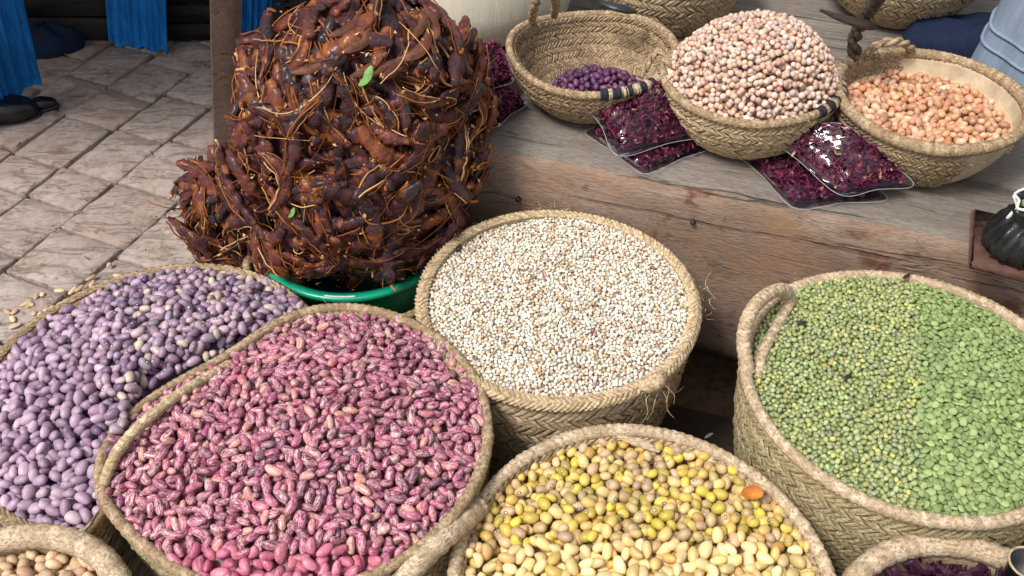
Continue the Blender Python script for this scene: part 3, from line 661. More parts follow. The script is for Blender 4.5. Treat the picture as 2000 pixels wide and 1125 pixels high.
# ------------------------------------------------------------------ beans
def unit_bean(nu, nv, bend, pear, seed):
    r = np.random.default_rng(seed); ph = np.linspace(0, PI, nu+1)[1:-1]; th = np.linspace(0, 2*PI, nv, endpoint=False)
    X = np.cos(ph)[:, None]+0*th; Rr = np.sin(ph)[:, None]**.86; Y = Rr*np.cos(th); Z = Rr*np.sin(th)
    V = np.vstack([[1, 0, 0], np.stack([X, Y, Z], -1).reshape(-1, 3), [-1, 0, 0]]); B = V.copy()
    V[:, 1] += bend*(V[:, 0]**2-.35)*np.where(V[:, 1] > 0, 1.15, .75); V[:, 1:] *= (1+pear*V[:, 0])[:, None]; V *= (1+.05*vnoise(V, 2.2, seed))[:, None]
    n = nu-1; f = grid_faces(n, nv, False, True)+1
    j = np.arange(nv); t0 = np.stack([0*j, 1+j, 1+(j+1) % nv], 1); e = 1+(n-1)*nv; t1 = np.stack([0*j+1+n*nv, e+(j+1) % nv, e+j], 1)
    return V, [f, t0, t1], B
def deposit(bk, surf, dims, depth, rmin=0., seed=1, zone=None, cand=5, target=None, area=None, res=None, shr=None, maxn=20000, H0=None, slope=.8, solo=False, tol=.8):
    """let seeds fall one by one on a height map and keep those that settle below the heap surface"""
    r = np.random.default_rng(seed); a, b, c = dims; res = res or b*.38
    Rm = float(np.max(bk.R(np.linspace(0, 6.28, 60)))); x0, y0 = bk.c-Rm-a*2; n = int((2*Rm+4*a)/res)+1
    gx = x0+np.arange(n)*res; X, Y = np.meshgrid(gx, y0+np.arange(n)*res, indexing='ij')
    T = surf(X, Y); H = T-depth; inside = bk.rho(X, Y, shr if shr is not None else .004) < 1
    Hb = np.where(inside, H, T+.5*c)
    H = Hb.copy() if H0 is None else H0(X, Y)
    if area is not None: inside &= area(X, Y)
    fps = {}
    NA = 16; sizes = (.88, 1.0, 1.12)
    for si, s_ in enumerate(sizes):
        for k in range(NA):
            an = PI*k/NA; m = int(a*s_/res)+1; o = np.arange(-m, m+1); DX, DY = np.meshgrid(o, o, indexing='ij')
            u = (DX*math.cos(an)+DY*math.sin(an))*res/(a*s_); v = (-DX*math.sin(an)+DY*math.cos(an))*res/(b*s_); q = u*u+v*v
            ok = q < .98; pr = c*s_*np.sqrt(1-q[ok]); fps[si, k] = (DX[ok], DY[ok], pr, DX[ok]*res, DY[ok]*res, (DX[ok]*res).var()+1e-12, (DY[ok]*res).var()+1e-12)
    cells = np.argwhere(inside); out = []; fails = 0; marg = int(a*1.2/res)+2
    low = inside & (H < T-.25*c); cells = np.argwhere(low); since = 0
    while len(out) < maxn and len(cells) > 3 and fails < 900:
        since += 1
        if since % 120 == 0:
            low = inside & (H < T-.25*c); cells = np.argwhere(low)
            if len(cells) <= 3: break
        i0, j0 = cells[r.integers(len(cells))]; best = None; si = int(r.integers(3)) if fails < 300 else 0
        for q in range(cand):
            i = int(i0+r.integers(-4, 5)); j = int(j0+r.integers(-4, 5)); k = int(r.integers(NA))
            if not (marg < i < n-marg and marg < j < n-marg) or not inside[i, j]: continue
            DX, DY, pr, dx, dy, vx, vy = fps[si, k]; h = H[i+DX, j+DY]
            gx_ = (h*dx).mean()/vx; gy_ = (h*dy).mean()/vy; gx_ = max(-slope, min(slope, gx_)); gy_ = max(-slope, min(slope, gy_))
            hh = h-gx_*dx-gy_*dy+pr; kq = len(hh)-1-int(.12*len(hh)); z = np.partition(hh, kq)[kq]; rel = z-T[i, j]
            if best is None or rel < best[0]: best = (rel, i, j, k, z, gx_, gy_)
        if best is None: fails += 1; continue
        rel, i, j, k, z, gx_, gy_ = best
        if rel > c*tol: fails += 1; continue
        fails = max(0, fails-4)
        DX, DY, pr, dx, dy, *_ = fps[si, k]; top = z+gx_*dx+gy_*dy+pr
        H[i+DX, j+DY] = np.maximum(H[i+DX, j+DY], top)
        out.append((gx[i]+(r.random()-.5)*res*.8, y0+j*res+(r.random()-.5)*res*.8, z-c*.06, PI*k/NA, gx_, gy_, sizes[si]))
    D = np.array(out)
    I = ((D[:, 0]-x0)/res).round().astype(int).clip(0, n-1); J = ((D[:, 1]-y0)/res).round().astype(int).clip(0, n-1)
    seen = H[I, J] < D[:, 2]+c*1.35
    
    def again(X2, Y2):
        i2 = ((X2-x0)/res).round().astype(int).clip(0, n-1); j2 = ((Y2-y0)/res).round().astype(int).clip(0, n-1); return H[i2, j2]
    return D, seen, (X, Y, Hb, bk.rho(X, Y, 0) < 1 if area is None or not solo else inside, res), again
def frames(D, dims, r):
    n = len(D); an = D[:, 3]+np.where(r.random(n) < .5, PI, 0)
    N = np.stack([-D[:, 4], -D[:, 5], np.ones(n)], 1); N /= np.linalg.norm(N, axis=1)[:, None]
    A = np.stack([np.cos(an), np.sin(an), np.zeros(n)], 1); A -= N*(A*N).sum(1)[:, None]; A /= np.linalg.norm(A, axis=1)[:, None]; Bv = np.cross(N, A)
    ro = r.random(n)*2*PI if abs(dims[1]-dims[2]) < .35*dims[1] else r.normal(size=n)*.2
    Y = Bv*np.cos(ro)[:, None]+N*np.sin(ro)[:, None]; Z = -Bv*np.sin(ro)[:, None]+N*np.cos(ro)[:, None]
    M = np.stack([A*dims[0], Y*dims[1], Z*dims[2]], 2)*D[:, 6][:, None, None]
    return M, D[:, :3]
def beans(name, label, cat, group, heap_name, heap_label, mat, bk, surf, dims, depth, single=300, bend=.28, pear=0., seed=1, types=None, lo=(7, 8), hi=(11, 12), smooth=True, reach=None, **kw):
    """types: list of (test(px,py), dims scale, mat) for zones that hold bigger or flatter seeds"""
    D, seen, G, again = deposit(bk, surf, dims, depth, seed=seed, **kw); r = np.random.default_rng(seed+50)
    M, P = frames(D, dims, r)
    px = np.array([proj(*p) for p in P]); dist = np.linalg.norm(P-np.array([0, 0, EYE]), axis=1)
    inf = (px[:, 0] > 4) & (px[:, 0] < 1996) & (px[:, 1] > 4) & (px[:, 1] < 1121) & seen
    if reach is not None: inf &= np.array([reach(*q) for q in px])
    order = np.argsort(np.where(inf, dist-D[:, 6]*.01, 99)); pick = [i for i in order[:single] if inf[i]]; ps = set(pick)
    lows = [unit_bean(*lo, bend*(.4+.25*k), pear, 10+k) for k in range(5)]; var = r.integers(5, size=len(D)); tn = r.random(len(D))
    rest = np.array([i not in ps for i in range(len(D))])
    mb = MB()
    for k in range(5):
        idx = np.where(rest & (var == k))[0]
        if not len(idx): continue
        V, F, B = lows[k]; W = np.einsum('nij,vj->nvi', M[idx], V)+P[idx][:, None]
        nv_ = len(V); Fs = [(f[None]+nv_*np.arange(len(idx))[:, None, None]).reshape(-1, f.shape[1]) for f in F]
        mb.add(W.reshape(-1, 3), Fs, np.repeat(tn[idx], nv_), np.tile(B, (len(idx), 1)))
    if 'H0' in kw: G = G[:3]+(np.zeros_like(G[3]),)+G[4:]
    X, Y, Hb, ins, res = G                                              # the buried part of the heap
    st = max(1, int(.008/res)); Xs, Ys, Hs, Is = X[::st, ::st], Y[::st, ::st], Hb[::st, ::st], ins[::st, ::st]
    F = grid_faces(*Xs.shape); F = F[Is.astype(bool).ravel()[F].all(1)]; mb.add(np.stack([Xs, Ys, Hs-.001], -1).reshape(-1, 3), F, .3)
    tag(mb.build(heap_name, mat, origin=(bk.c[0], bk.c[1], bk.zb), smooth=smooth), heap_label, cat, kind='stuff')
    his = []
    for k in range(8):
        V, F, B = unit_bean(*hi, bend*(.4+.16*k), pear, 30+k); his.append(MB().add(V, F, k*.37 % 1, B).mesh(name, mat, smooth))
    for q, i in enumerate(pick):
        m4 = Matrix([[*M[i][0], P[i][0]], [*M[i][1], P[i][1]], [*M[i][2], P[i][2]], [0, 0, 0, 1]])
        o = bpy.data.objects.new(name, his[int(var[i]+q) % 8]); COL.objects.link(o); o.matrix_world = m4; tag(o, label, cat, group)
    print(heap_name, len(D), 'single', len(pick)); return again
def zoned(surf_bk, test): return test
def pxg(X, Y, z):
    v = z-EYE; dep = Y*math.cos(PITCH)-v*math.sin(PITCH); u = Y*math.sin(PITCH)+v*math.cos(PITCH); return 1000+F_PX*X/dep, 562.5-F_PX*u/dep

def s_red(X, Y): q = red.rho(X, Y); return red.zr-.007+.056*(1-np.clip(q, 0, 1.1)**2)
def s_lil(X, Y): q = lil.rho(X, Y); return lil.zr-.005+.055*(1-np.clip(q, 0, 1.1)**2)
def s_sor(X, Y): q = sor.rho(X, Y); return sor.zr-.003+.012*(1-np.clip(q, 0, 1.1)**2)+.002*np.sin(X*31+1)*np.sin(Y*27)
def s_grn(X, Y): q = grn.rho(X, Y); return grn.zr-.005+.032*(1-np.clip(q, 0, 1.1)**2)
def s_yel(X, Y): q = yel.rho(X, Y); return yel.zr-.014+.034*(1-np.clip(q, 0, 1.1)**2)
def s_pal(X, Y): q = pal.rho(X, Y); return pal.zr-.012+.102*(1-np.clip(q, 0, 1.05)**3.0)+.10*(X-.427)*(1-np.clip(q, 0, 1)**2)
def s_emp(X, Y): q = np.hypot((X-.165)/.088, (Y-1.575)/.056); return .462+.034*(1-np.clip(q, 0, 1)**2)
def s_bro(X, Y): q = bro.rho(X, Y); return bro.zr-.038+.014*(1-q**2)
def s_bl(X, Y): q = bl.rho(X, Y); return bl.zr-.03+.02*(1-q**2)
pink = lambda X, Y: pxg(X, Y, .365)[1] > 1060
h_ = beans('speckled_bean', 'speckled magenta bean lying on top of the big red bean heap', 'bean', 'magenta beans on the red heap', 'speckled_bean_heap', 'heap of speckled magenta beans filling the large front basket', RED, red, s_red, (.0118, .0062, .0057), .022, area=lambda X, Y: ~pink(X, Y), seed=2, pear=.06)
beans('pink_bean', 'larger smooth pink bean at the bottom edge of the red heap', 'bean', 'pink beans at the bottom edge', 'pink_bean_heap', 'smooth pink beans at the front of the red bean basket', REDB, red, s_red, (.0125, .0080, .0068), .022, area=pink, H0=h_, seed=3, pear=.1, lo=(9, 10))
pl = lambda X, Y: pxg(X, Y, .33)[0]+22*np.sin(Y*70)+10*np.sin(Y*190) < 215
h_ = beans('lilac_bean', 'speckled lilac bean with a white eye on top of its heap', 'bean', 'lilac beans on the lilac heap', 'lilac_bean_heap', 'heap of speckled lilac beans in the left basket', LIL, lil, s_lil, (.0104, .0071, .0065), .022, area=lambda X, Y: ~pl(X, Y), seed=4, bend=.16, tol=1.7)
beans('smooth_lilac_bean', 'larger smooth lilac bean near the left edge of the photo', 'bean', 'smooth lilac beans at the left edge', 'smooth_lilac_bean_heap', 'smooth pale lilac beans at the left side of the left basket', LILB, lil, s_lil, (.0108, .0080, .0066), .022, area=pl, H0=h_, seed=5, bend=.12, pear=.12, single=250)
py_ = lambda X, Y: pxg(X, Y, .31)[1] > 1058
h_ = beans('yellow_bean', 'plump yellow or tan bean with a dark ringed eye in the bottom centre basket', 'bean', 'yellow beans in the centre basket', 'yellow_bean_heap', 'heap of yellow and tan beans in the bottom centre basket', YEL, yel, s_yel, (.0099, .0076, .0070), .020, area=lambda X, Y: ~py_(X, Y), seed=6, bend=.10)
beans('cream_bean', 'larger smooth cream yellow bean at the bottom edge of the yellow heap', 'bean', 'cream beans at the bottom edge', 'cream_bean_heap', 'smooth cream beans at the front of the yellow bean basket', YELB, yel, s_yel, (.0117, .0081, .0069), .020, area=py_, H0=h_, seed=7, bend=.3, pear=.12, lo=(9, 10))
gr = lambda X, Y: pxg(X, Y, .37)[0]+9*np.sin(Y*160)+5*np.sin(Y*420) > 1785
h_ = beans('mung_bean', 'small round green mung bean on the left part of its basket', 'bean', 'green mung beans', 'mung_bean_heap', 'heap of small green mung beans in the looped handle basket', MUN, grn, s_grn, (.0046, .0037, .0036), .010, area=lambda X, Y: ~gr(X, Y), seed=8, bend=.03, lo=(5, 6), hi=(8, 8), cand=4)
beans('green_flake', 'flat pale green split pea flake on the right part of its basket', 'split pea', 'pale green flakes', 'green_flake_heap', 'matte pale green flakes at the right side of the green basket', MUNB, grn, s_grn, (.0058, .0050, .0027), .009, area=gr, H0=h_, seed=9, bend=.16, pear=.14, lo=(6, 9), single=300)
beans('sorghum_grain', 'x', 'grain', 'x', 'sorghum_heap', 'level fill of tiny white sorghum grains in the wide basket', SOR, sor, s_sor, (.0033, .0030, .0029), .0070, single=0, seed=10, bend=.02, lo=(5, 6), cand=4)
beans('pale_bean', 'round pale pink bean on the high heap on the beam', 'bean', 'pale pink round beans', 'pale_bean_heap', 'high heap of round pale pink beans on the beam', PAL, pal, s_pal, (.0055, .0051, .0049), .034, tol=1.6, seed=11, slope=1.9, bend=.02, lo=(6, 7), hi=(9, 9), cand=4)
beans('purple_bean', 'dark purple bean in the nearly empty woven basket', 'bean', 'dark purple beans', 'purple_bean_heap', 'buried beans of the small dark purple heap', PUR, emp, s_emp, (.0088, .0061, .0057), .018, area=lambda X, Y: np.hypot((X-.165)/.088, (Y-1.575)/.056) < 1, solo=True, seed=12, bend=.15)
beans('tan_bean', 'reddish tan bean in the half plastered bowl', 'bean', 'tan beans in the upper right bowl', 'tan_bean_heap', 'heap of reddish tan beans in the half plastered bowl', BRO, bro, s_bro, (.0088, .0065, .0060), .018, shr=.022, seed=13, bend=.12)
beans('peanut', 'broken tan peanut in the bottom left basket', 'peanut', 'peanuts in the corner basket', 'peanut_heap', 'broken tan peanuts in the bottom left basket', PEA, bl, s_bl, (.0105, .0080, .0072), .018, seed=14, bend=.2, single=120)

# ------------------------------------------------------------------ tamarind
MC = np.array([-.285, 1.405])
ZP = np.array([.20, .27, .34, .45, .55, .62, .68, .715, .735]); RP = np.array([.140, .180, .206, .212, .194, .168, .126, .076, .0])
def mound(th, z, out=0.):
    r = np.interp(z, ZP, RP)*(1+.05*np.sin(2*th+.6)+.055*np.sin(3*th+z*14)+.05*np.sin(5*th-z*22)+.035*np.sin(9*th+z*40))+out
    sh = (z-.4)*.10
    return np.stack([MC[0]+sh+r*np.cos(th), MC[1]+r*np.sin(th), z+0*th+.35*out*np.clip((z-.5)/.2, 0, 1)], -1)
LC = np.array(at(452, 425, .27)); LRd = np.array([.088, .07, .140])
tr = np.random.default_rng(77)
def pod_mesh(k, nseg=10, nl=30):
    r = np.random.default_rng(100+k); L = .047*(.8+.5*r.random()); x = np.linspace(-1, 1, 7); bend = r.normal()*.35+.3
    P = np.stack([x*L, bend*L*x**2, .12*L*np.sin(x*2+r.random()*6)], 1); Rr, _ = resample(P, 2*L/nl); n = len(Rr); s = np.linspace(0, 1, n)
    kn = r.integers(3, 6); rad = .0150*(.72+.28*np.abs(np.sin(PI*(s*kn+r.random())))**.7)*np.clip(np.sin(PI*np.clip(s*.94+.03, 0, 1))**.38, .12, 1)*(.85+.3*r.random())
    mb = MB(); T = np.gradient(Rr, axis=0); T /= np.linalg.norm(T, axis=1)[:, None]; sd_ = np.cross(T, [0, 0, 1.]); sd_ /= np.linalg.norm(sd_, axis=1)[:, None]; nr = np.cross(sd_, T)
    ph = np.linspace(0, 2*PI, nseg, endpoint=False); V = Rr[:, None]+sd_[:, None]*(rad[:, None]*np.cos(ph))[..., None]+nr[:, None]*(rad[:, None]*.62*np.sin(ph))[..., None]
    V = V.reshape(-1, 3); V += (V-np.repeat(Rr, nseg, 0))*(.25*vnoise(V, 170, k)+.20*vnoise(V, 420, k+9))[:, None]
    mb.add(V, [grid_faces(n, nseg, False, True), np.arange(nseg)[None, ::-1], (np.arange(nseg)+(n-1)*nseg)[None]], k*.37 % 1)
    fb = MB()
    for q in range(2 + k % 2):                             # strands that run along the pulp
        a0 = r.random()*6.28; a_ = a0+np.linspace(0, r.normal()*1.6, n); Q = Rr+(sd_*np.cos(a_)[:, None]+nr*np.sin(a_)[:, None])*(rad*1.08+.0008)[:, None]
        i0 = r.integers(0, 4); i1 = n-r.integers(0, 6); Q = Q[i0:i1:3]; tail = Q[0]+(Q[0]-Q[1])*r.uniform(.3, 1.3)+r.normal(size=3)*.003
        tube(fb, np.vstack([tail, Q]), .0009+.0005*r.random(), 4, False, step=.005, tint=r.random())
    tube(fb, [Rr[0], Rr[0]+(Rr[0]-Rr[2])*.7, Rr[0]+(Rr[0]-Rr[2])*1.3+r.normal(size=3)*.005], np.array([.003, .0018]), 5, False, step=.004, tint=r.random())
    return mb, fb
PODS = [pod_mesh(k) for k in range(14)]
podm = [(a.mesh('tamarind_pod', TAM), b.mesh('fibre', FIB)) for a, b in PODS]
def pod_frame(p, nrm, an):
    N = Vector(nrm).normalized(); A = N.orthogonal().normalized(); 
    h = Vector((0, 0, 1)).cross(N); h = h.normalized() if h.length > .1 else A; v = N.cross(h)
    A = (h*math.cos(an)+v*math.sin(an)).normalized(); B_ = N.cross(A)
    return Matrix(((A.x, B_.x, N.x, p[0]), (A.y, B_.y, N.y, p[1]), (A.z, B_.z, N.z, p[2]), (0, 0, 0, 1)))
def mound_n(th, z):
    e = 1e-3; a = mound(np.float64(th), np.float64(z)); b = mound(th+e, z)-a; c = mound(th, min(z+e, .7349))-a; n = np.cross(b, c); return n/(np.linalg.norm(n)+1e-12)
cand_ = []
for layer, cnt, off in ((0, 120, -.022), (1, 205, -.004), (2, 62, .010)):
    pts = []
    tries = 0
    while len(pts) < cnt and tries < 9000:
        tries += 1
        th = tr.uniform(-PI*1.02, .35*PI) if tr.random() < .93 else tr.uniform(0, 2*PI); z = .25+.475*tr.random()**.9
        if tr.random() > np.interp(z, ZP, RP)/.24+.15: continue
        p = mound(np.float64(th), np.float64(z), off)
        if any(np.linalg.norm(p-q[0]) < .026 for q in pts[-140:]): continue
        pts.append((p, mound_n(th, z), z))
    cand_ += [(p, n_, z, layer) for p, n_, z in pts]
for k in range(74):
    a, b = tr.uniform(-PI, .3*PI), tr.uniform(-.9, 1.2); d_ = np.array([math.cos(b)*math.cos(a), math.cos(b)*math.sin(a), math.sin(b)])
    cand_.append((LC+d_*LRd*(.75+.3*tr.random()), d_/LRd/np.linalg.norm(d_/LRd), .3, 1))
core = MB(); th = np.linspace(0, 2*PI, 60, endpoint=False); zz = np.linspace(.19, .733, 34); CV = np.array([mound(th, np.full_like(th, z), -.024) for z in zz]); CV = CV.reshape(-1, 3)
dd = CV-np.array([MC[0], MC[1], .42]); CV = CV+dd*(.10*vnoise(CV, 60, 3)+.06*vnoise(CV, 170, 4))[:, None]*.6
core.add(CV, [grid_faces(34, 60, False, True)], .1)
lv, lf, _ = unit_bean(16, 18, 0, 0, 5); LVV = lv*LRd*.74+LC; LVV += (LVV-LC)*(.15*vnoise(LVV, 60, 8))[:, None]; core.add(LVV, lf, .2)
nsing = 0; inner = MB()
vis = []
for i, (p, n_, z, layer) in enumerate(cand_):
    tocam = np.array([0, 0, EYE])-p; vis.append((layer*.25+float(np.dot(n_, tocam)/np.linalg.norm(tocam)), i))
vis = sorted(vis, reverse=True); keep = set(i for _, i in vis[:298])
for i, (p, n_, z, layer) in enumerate(cand_):
    lean = tr.normal()*.5
    nn = Vector(n_)+Vector(tr.normal(size=3)*.16); an = tr.choice([PI/2, 0, .8, -.7, 2.2])+tr.normal()*.45
    if z < .32: an = PI/2+tr.normal()*.7
    M4 = pod_frame(p, nn, an); k = int(tr.integers(14)); sc = .82+.42*tr.random()
    M4 = M4@Matrix.Diagonal((sc, sc*(1 if tr.random() < .5 else -1)**2, sc, 1))
    if i in keep:
        o = link_mesh('tamarind_pod', podm[k][0], None, M4); tag(o, 'sticky peeled tamarind pod with stringy fibres on the brown pile', 'tamarind pod', 'tamarind pods in the pile')
        link_mesh('fibre', podm[k][1], o); nsing += 1
    else:
        m3 = np.array(M4.to_3x3()); t_ = np.array(M4.translation)
        for src in (PODS[k][0],):
            for v_ in src.v: core.add(v_@m3.T+t_, [f for f in src.f], tr.random(), bco=v_)
tag(core.build('tamarind_mass', TAM, origin=(MC[0], MC[1], .2)), 'packed inner mass of the tamarind pile', 'tamarind', kind='stuff')
fb = MB()
for k in range(85):                                        # loose strings over the pile
    th0 = tr.uniform(-PI*1.02, .2*PI); z0 = .27+.45*tr.random(); dth, dz = tr.normal()*.16, tr.normal()*.022; cu = tr.normal()*.9; P = []; lift = tr.uniform(.004, .017)
    m_ = tr.integers(3, 9)
    for q in range(m_):
        P.append(mound(np.float64(th0), np.float64(min(max(z0, .21), .732)), lift+.010*math.sin(q/m_*PI)*.8+tr.normal()*.0018)); c_, s_ = math.cos(cu*.45), math.sin(cu*.45)
        a_, b_ = dth*.22*c_-dz*s_, dth*.22*s_+dz*c_; dth, dz = a_/.22, b_; th0 += dth*.8; z0 += dz*.8
    rd = tr.choice([.0007, .0010, .0013, .0019], p=[.35, .35, .2, .1]); tube(fb, P, np.array([rd*.5, rd*1.3, rd*.6, rd*1.2, rd*.3]), 5, False, step=.005, tint=tr.random())
for k in range(40):
    p = LC+tr.normal(size=3)*LRd*.3+np.array([0, -.05, 0]); d_ = tr.normal(size=3); d_[2] -= .4; d_ /= np.linalg.norm(d_); P = [p]
    for q in range(5): d_ = d_+tr.normal(size=3)*.4; d_ /= np.linalg.norm(d_); P.append(P[-1]+d_*.016)
    tube(fb, P, .001, 4, False, step=.005, tint=tr.random())
tag(fb.build('tamarind_fibres', FIB, origin=(MC[0], MC[1], .2)), 'loose stringy fibres tangled over the tamarind pile', 'fibres', kind='stuff')
for k in range(460):                                        # torn husk strips matted between the pods
    th0 = tr.uniform(-PI*1.02, .2*PI); z0 = .25+.46*tr.random(); dth, dz = tr.normal()*.12, tr.normal()*.02; wd_ = tr.uniform(.002, .0055); P = []
    for q in range(4):
        P.append(mound(np.float64(th0), np.float64(min(max(z0, .21), .732)), tr.uniform(.0, .016))); th0 += dth*.7; z0 += dz*.7+.002*tr.normal()
    tube(fb, P, np.array([wd_*.3, wd_, wd_*.8, wd_*.2]), 6, False, step=.006, flat=.28, jitter=.5, tint=tr.random()*.55-.1)
fl = MB()
for k in range(700):                                       # shell crumbs
    th0 = tr.uniform(-PI, .15*PI); z0 = .235+.49*tr.random(); p = mound(np.float64(th0), np.float64(z0), tr.uniform(.002, .022)); s_ = tr.uniform(.002, .0065)
    a_, b_ = tr.normal(size=3), tr.normal(size=3); a_ /= np.linalg.norm(a_); b_ -= a_*(a_@b_); b_ /= np.linalg.norm(b_); n_ = np.cross(a_, b_)*s_*.3
    fl.add([p-a_*s_, p+b_*s_*.6+n_, p+a_*s_*.8, p-b_*s_*.5+n_], np.array([[0, 1, 2, 3]]), tr.random())
tag(fl.build('shell_crumbs', SHELLBIT, origin=(MC[0], MC[1], .2), smooth=False), 'pale shell crumbs stuck to the tamarind pile', 'crumbs', kind='stuff')
def sheet(name, P, wid, mat, label=None, cat=None, group=None, parent=None, curl=.3, thick=.0006):
    R_, L = resample(np.array([list(p) for p in P]), .004); n = len(R_); T = np.gradient(R_, axis=0); T /= np.linalg.norm(T, axis=1)[:, None]
    sd_ = np.cross(T, [0, -.5, 1.]); sd_ /= np.linalg.norm(sd_, axis=1)[:, None]; nr = np.cross(sd_, T); s = np.linspace(0, 1, n); w_ = wid*np.sin(PI*np.clip(s*.92+.04, 0, 1))**.7
    u = np.linspace(-1, 1, 6); V = R_[:, None]+sd_[:, None]*(w_[:, None]*u)[..., None]-nr[:, None]*(w_[:, None]*curl*u**2)[..., None]; V = V.reshape(-1, 3)
    V2 = V-np.repeat(nr, 6, 0)*thick; F = grid_faces(n, 6); o = MB().add(np.vstack([V, V2]), [F, F[:, ::-1]+len(V)]).build(name, mat, parent)
    return tag(o, label, cat, group)
def mp(th, z, out): return tuple(mound(np.float64(th), np.float64(z), out))
for k in range(9):
    th0 = tr.uniform(-2.6, .1); z0 = tr.uniform(.66, .715); P = [mp(th0+q*.16*tr.choice([.7, 1]), min(z0+q*.005, .728), .020+.004*math.sin(q+k)) for q in range(5)]
    sheet('husk', P, tr.uniform(.006, .011), HUSK, 'brown curled strip of husk on top of the tamarind pile', 'husk', 'husk strips on the tamarind pile', curl=.5)
# leaves caught in the pile
def on_mound(px, py, out):
    best = None
    for th_ in np.linspace(-PI, 0, 120):
        for z_ in np.linspace(.23, .72, 90):
            q = mound(np.float64(th_), np.float64(z_), out); a, b = proj(*q); d_ = (a-px)**2+(b-py)**2
            if best is None or d_ < best[0]: best = (d_, q)
    return best[1]
for (px, py, l_, lab) in ((715, 145, .022, 'larger green leaf stuck high on the tamarind pile'), (570, 412, .012, 'small green leaf low on the left of the tamarind pile')):
    q = on_mound(px, py, .028); sheet('leaf', [q+np.array([-l_*.6, 0, -l_*.7]), q+np.array([0, -.004, 0]), q+np.array([l_*.5, 0, l_*.8])], l_*.38, LEAF, lab, 'leaf', curl=.25)
# basin
bs = empty('green_basin', (-.30, 1.373, .12), 'round green plastic basin under the tamarind pile', 'basin')
mb = MB(); lathe(mb, [(0, .0), (.12, .0), (.135, .01), (.170, .13), (.172, .148), (.190, .152), (.192, .146), (.190, .138), (.174, .136), (.1735, .13), (.138, .004), (.12, -.004), (0, -.004)], 72)
bo = mb.build('bowl', PLASTIC, bs)
def hyp(t): return (.1915*math.cos(t), .1915*math.sin(t), .1535)
tube(MB(), [(.187*math.cos(t), .187*math.sin(t), .1525) for t in np.linspace(-1.75, -1.45, 10)], .0018, 5, step=.004).build('worn_edge', STRING, bs)['label'] = 'white worn line on the basin rim'  # short white line along the front of the rim

# ------------------------------------------------------------------ bags of hibiscus
def petals(n, rad, size, seed, thick=.011):
    r = np.random.default_rng(seed); mb = MB(); u = np.linspace(-1, 1, 3); v = np.linspace(-1, 1, 3); U, W = np.meshgrid(u, v, indexing='ij'); F = grid_faces(3, 3)
    for k in range(n):
        p = rad(r); s_ = size*(.5+r.random()); Q, _ = np.linalg.qr(r.normal(size=(3, 3))); L_ = np.stack([U*s_, W*s_*.45*(1-.5*U**2), .5*s_*(U**2*r.normal()+W**2*r.normal())], -1).reshape(-1, 3)
        mb.add(L_@Q.T+p, F, r.random())
    return mb
def bag_fill(seed):
    def rad(r):
        a, b = r.uniform(-.86, .86, 2); h = (1-a**4)*(1-b**4); return np.array([a, b, .72*h*r.uniform(-.25, 1)**1])
    return rad
BAGM = []
for k in range(3):
    r = np.random.default_rng(40+k)
    n = 34; a = np.linspace(-1, 1, n); A, B_ = np.meshgrid(a, a, indexing='ij'); e = np.clip(1-np.maximum(np.abs(A), np.abs(B_))/.92, 0, 1)
    h = np.clip((1-(A/.93)**4), 0, 1)*np.clip((1-(B_/.93)**4), 0, 1)
    Pn = np.stack([A, B_, 0*A], -1).reshape(-1, 3); nz = (vnoise(Pn, 5, k)*.13+vnoise(Pn, 13, k+3)*.06).reshape(n, n)
    ribs = .10*np.sin(A*22+B_*4)*np.exp(-((np.abs(B_)-.85)/.14)**2)+.10*np.sin(B_*24)*np.exp(-((np.abs(A)-.85)/.14)**2)
    top = h**.6*(1+nz)+ribs*.8; bot = -.28*h**.5
    V = np.vstack([np.stack([A, B_, top], -1).reshape(-1, 3), np.stack([A, B_, bot-.01], -1).reshape(-1, 3)]); F = grid_faces(n, n)
    BAGM.append((V, [F, F[:, ::-1]+n*n], k))
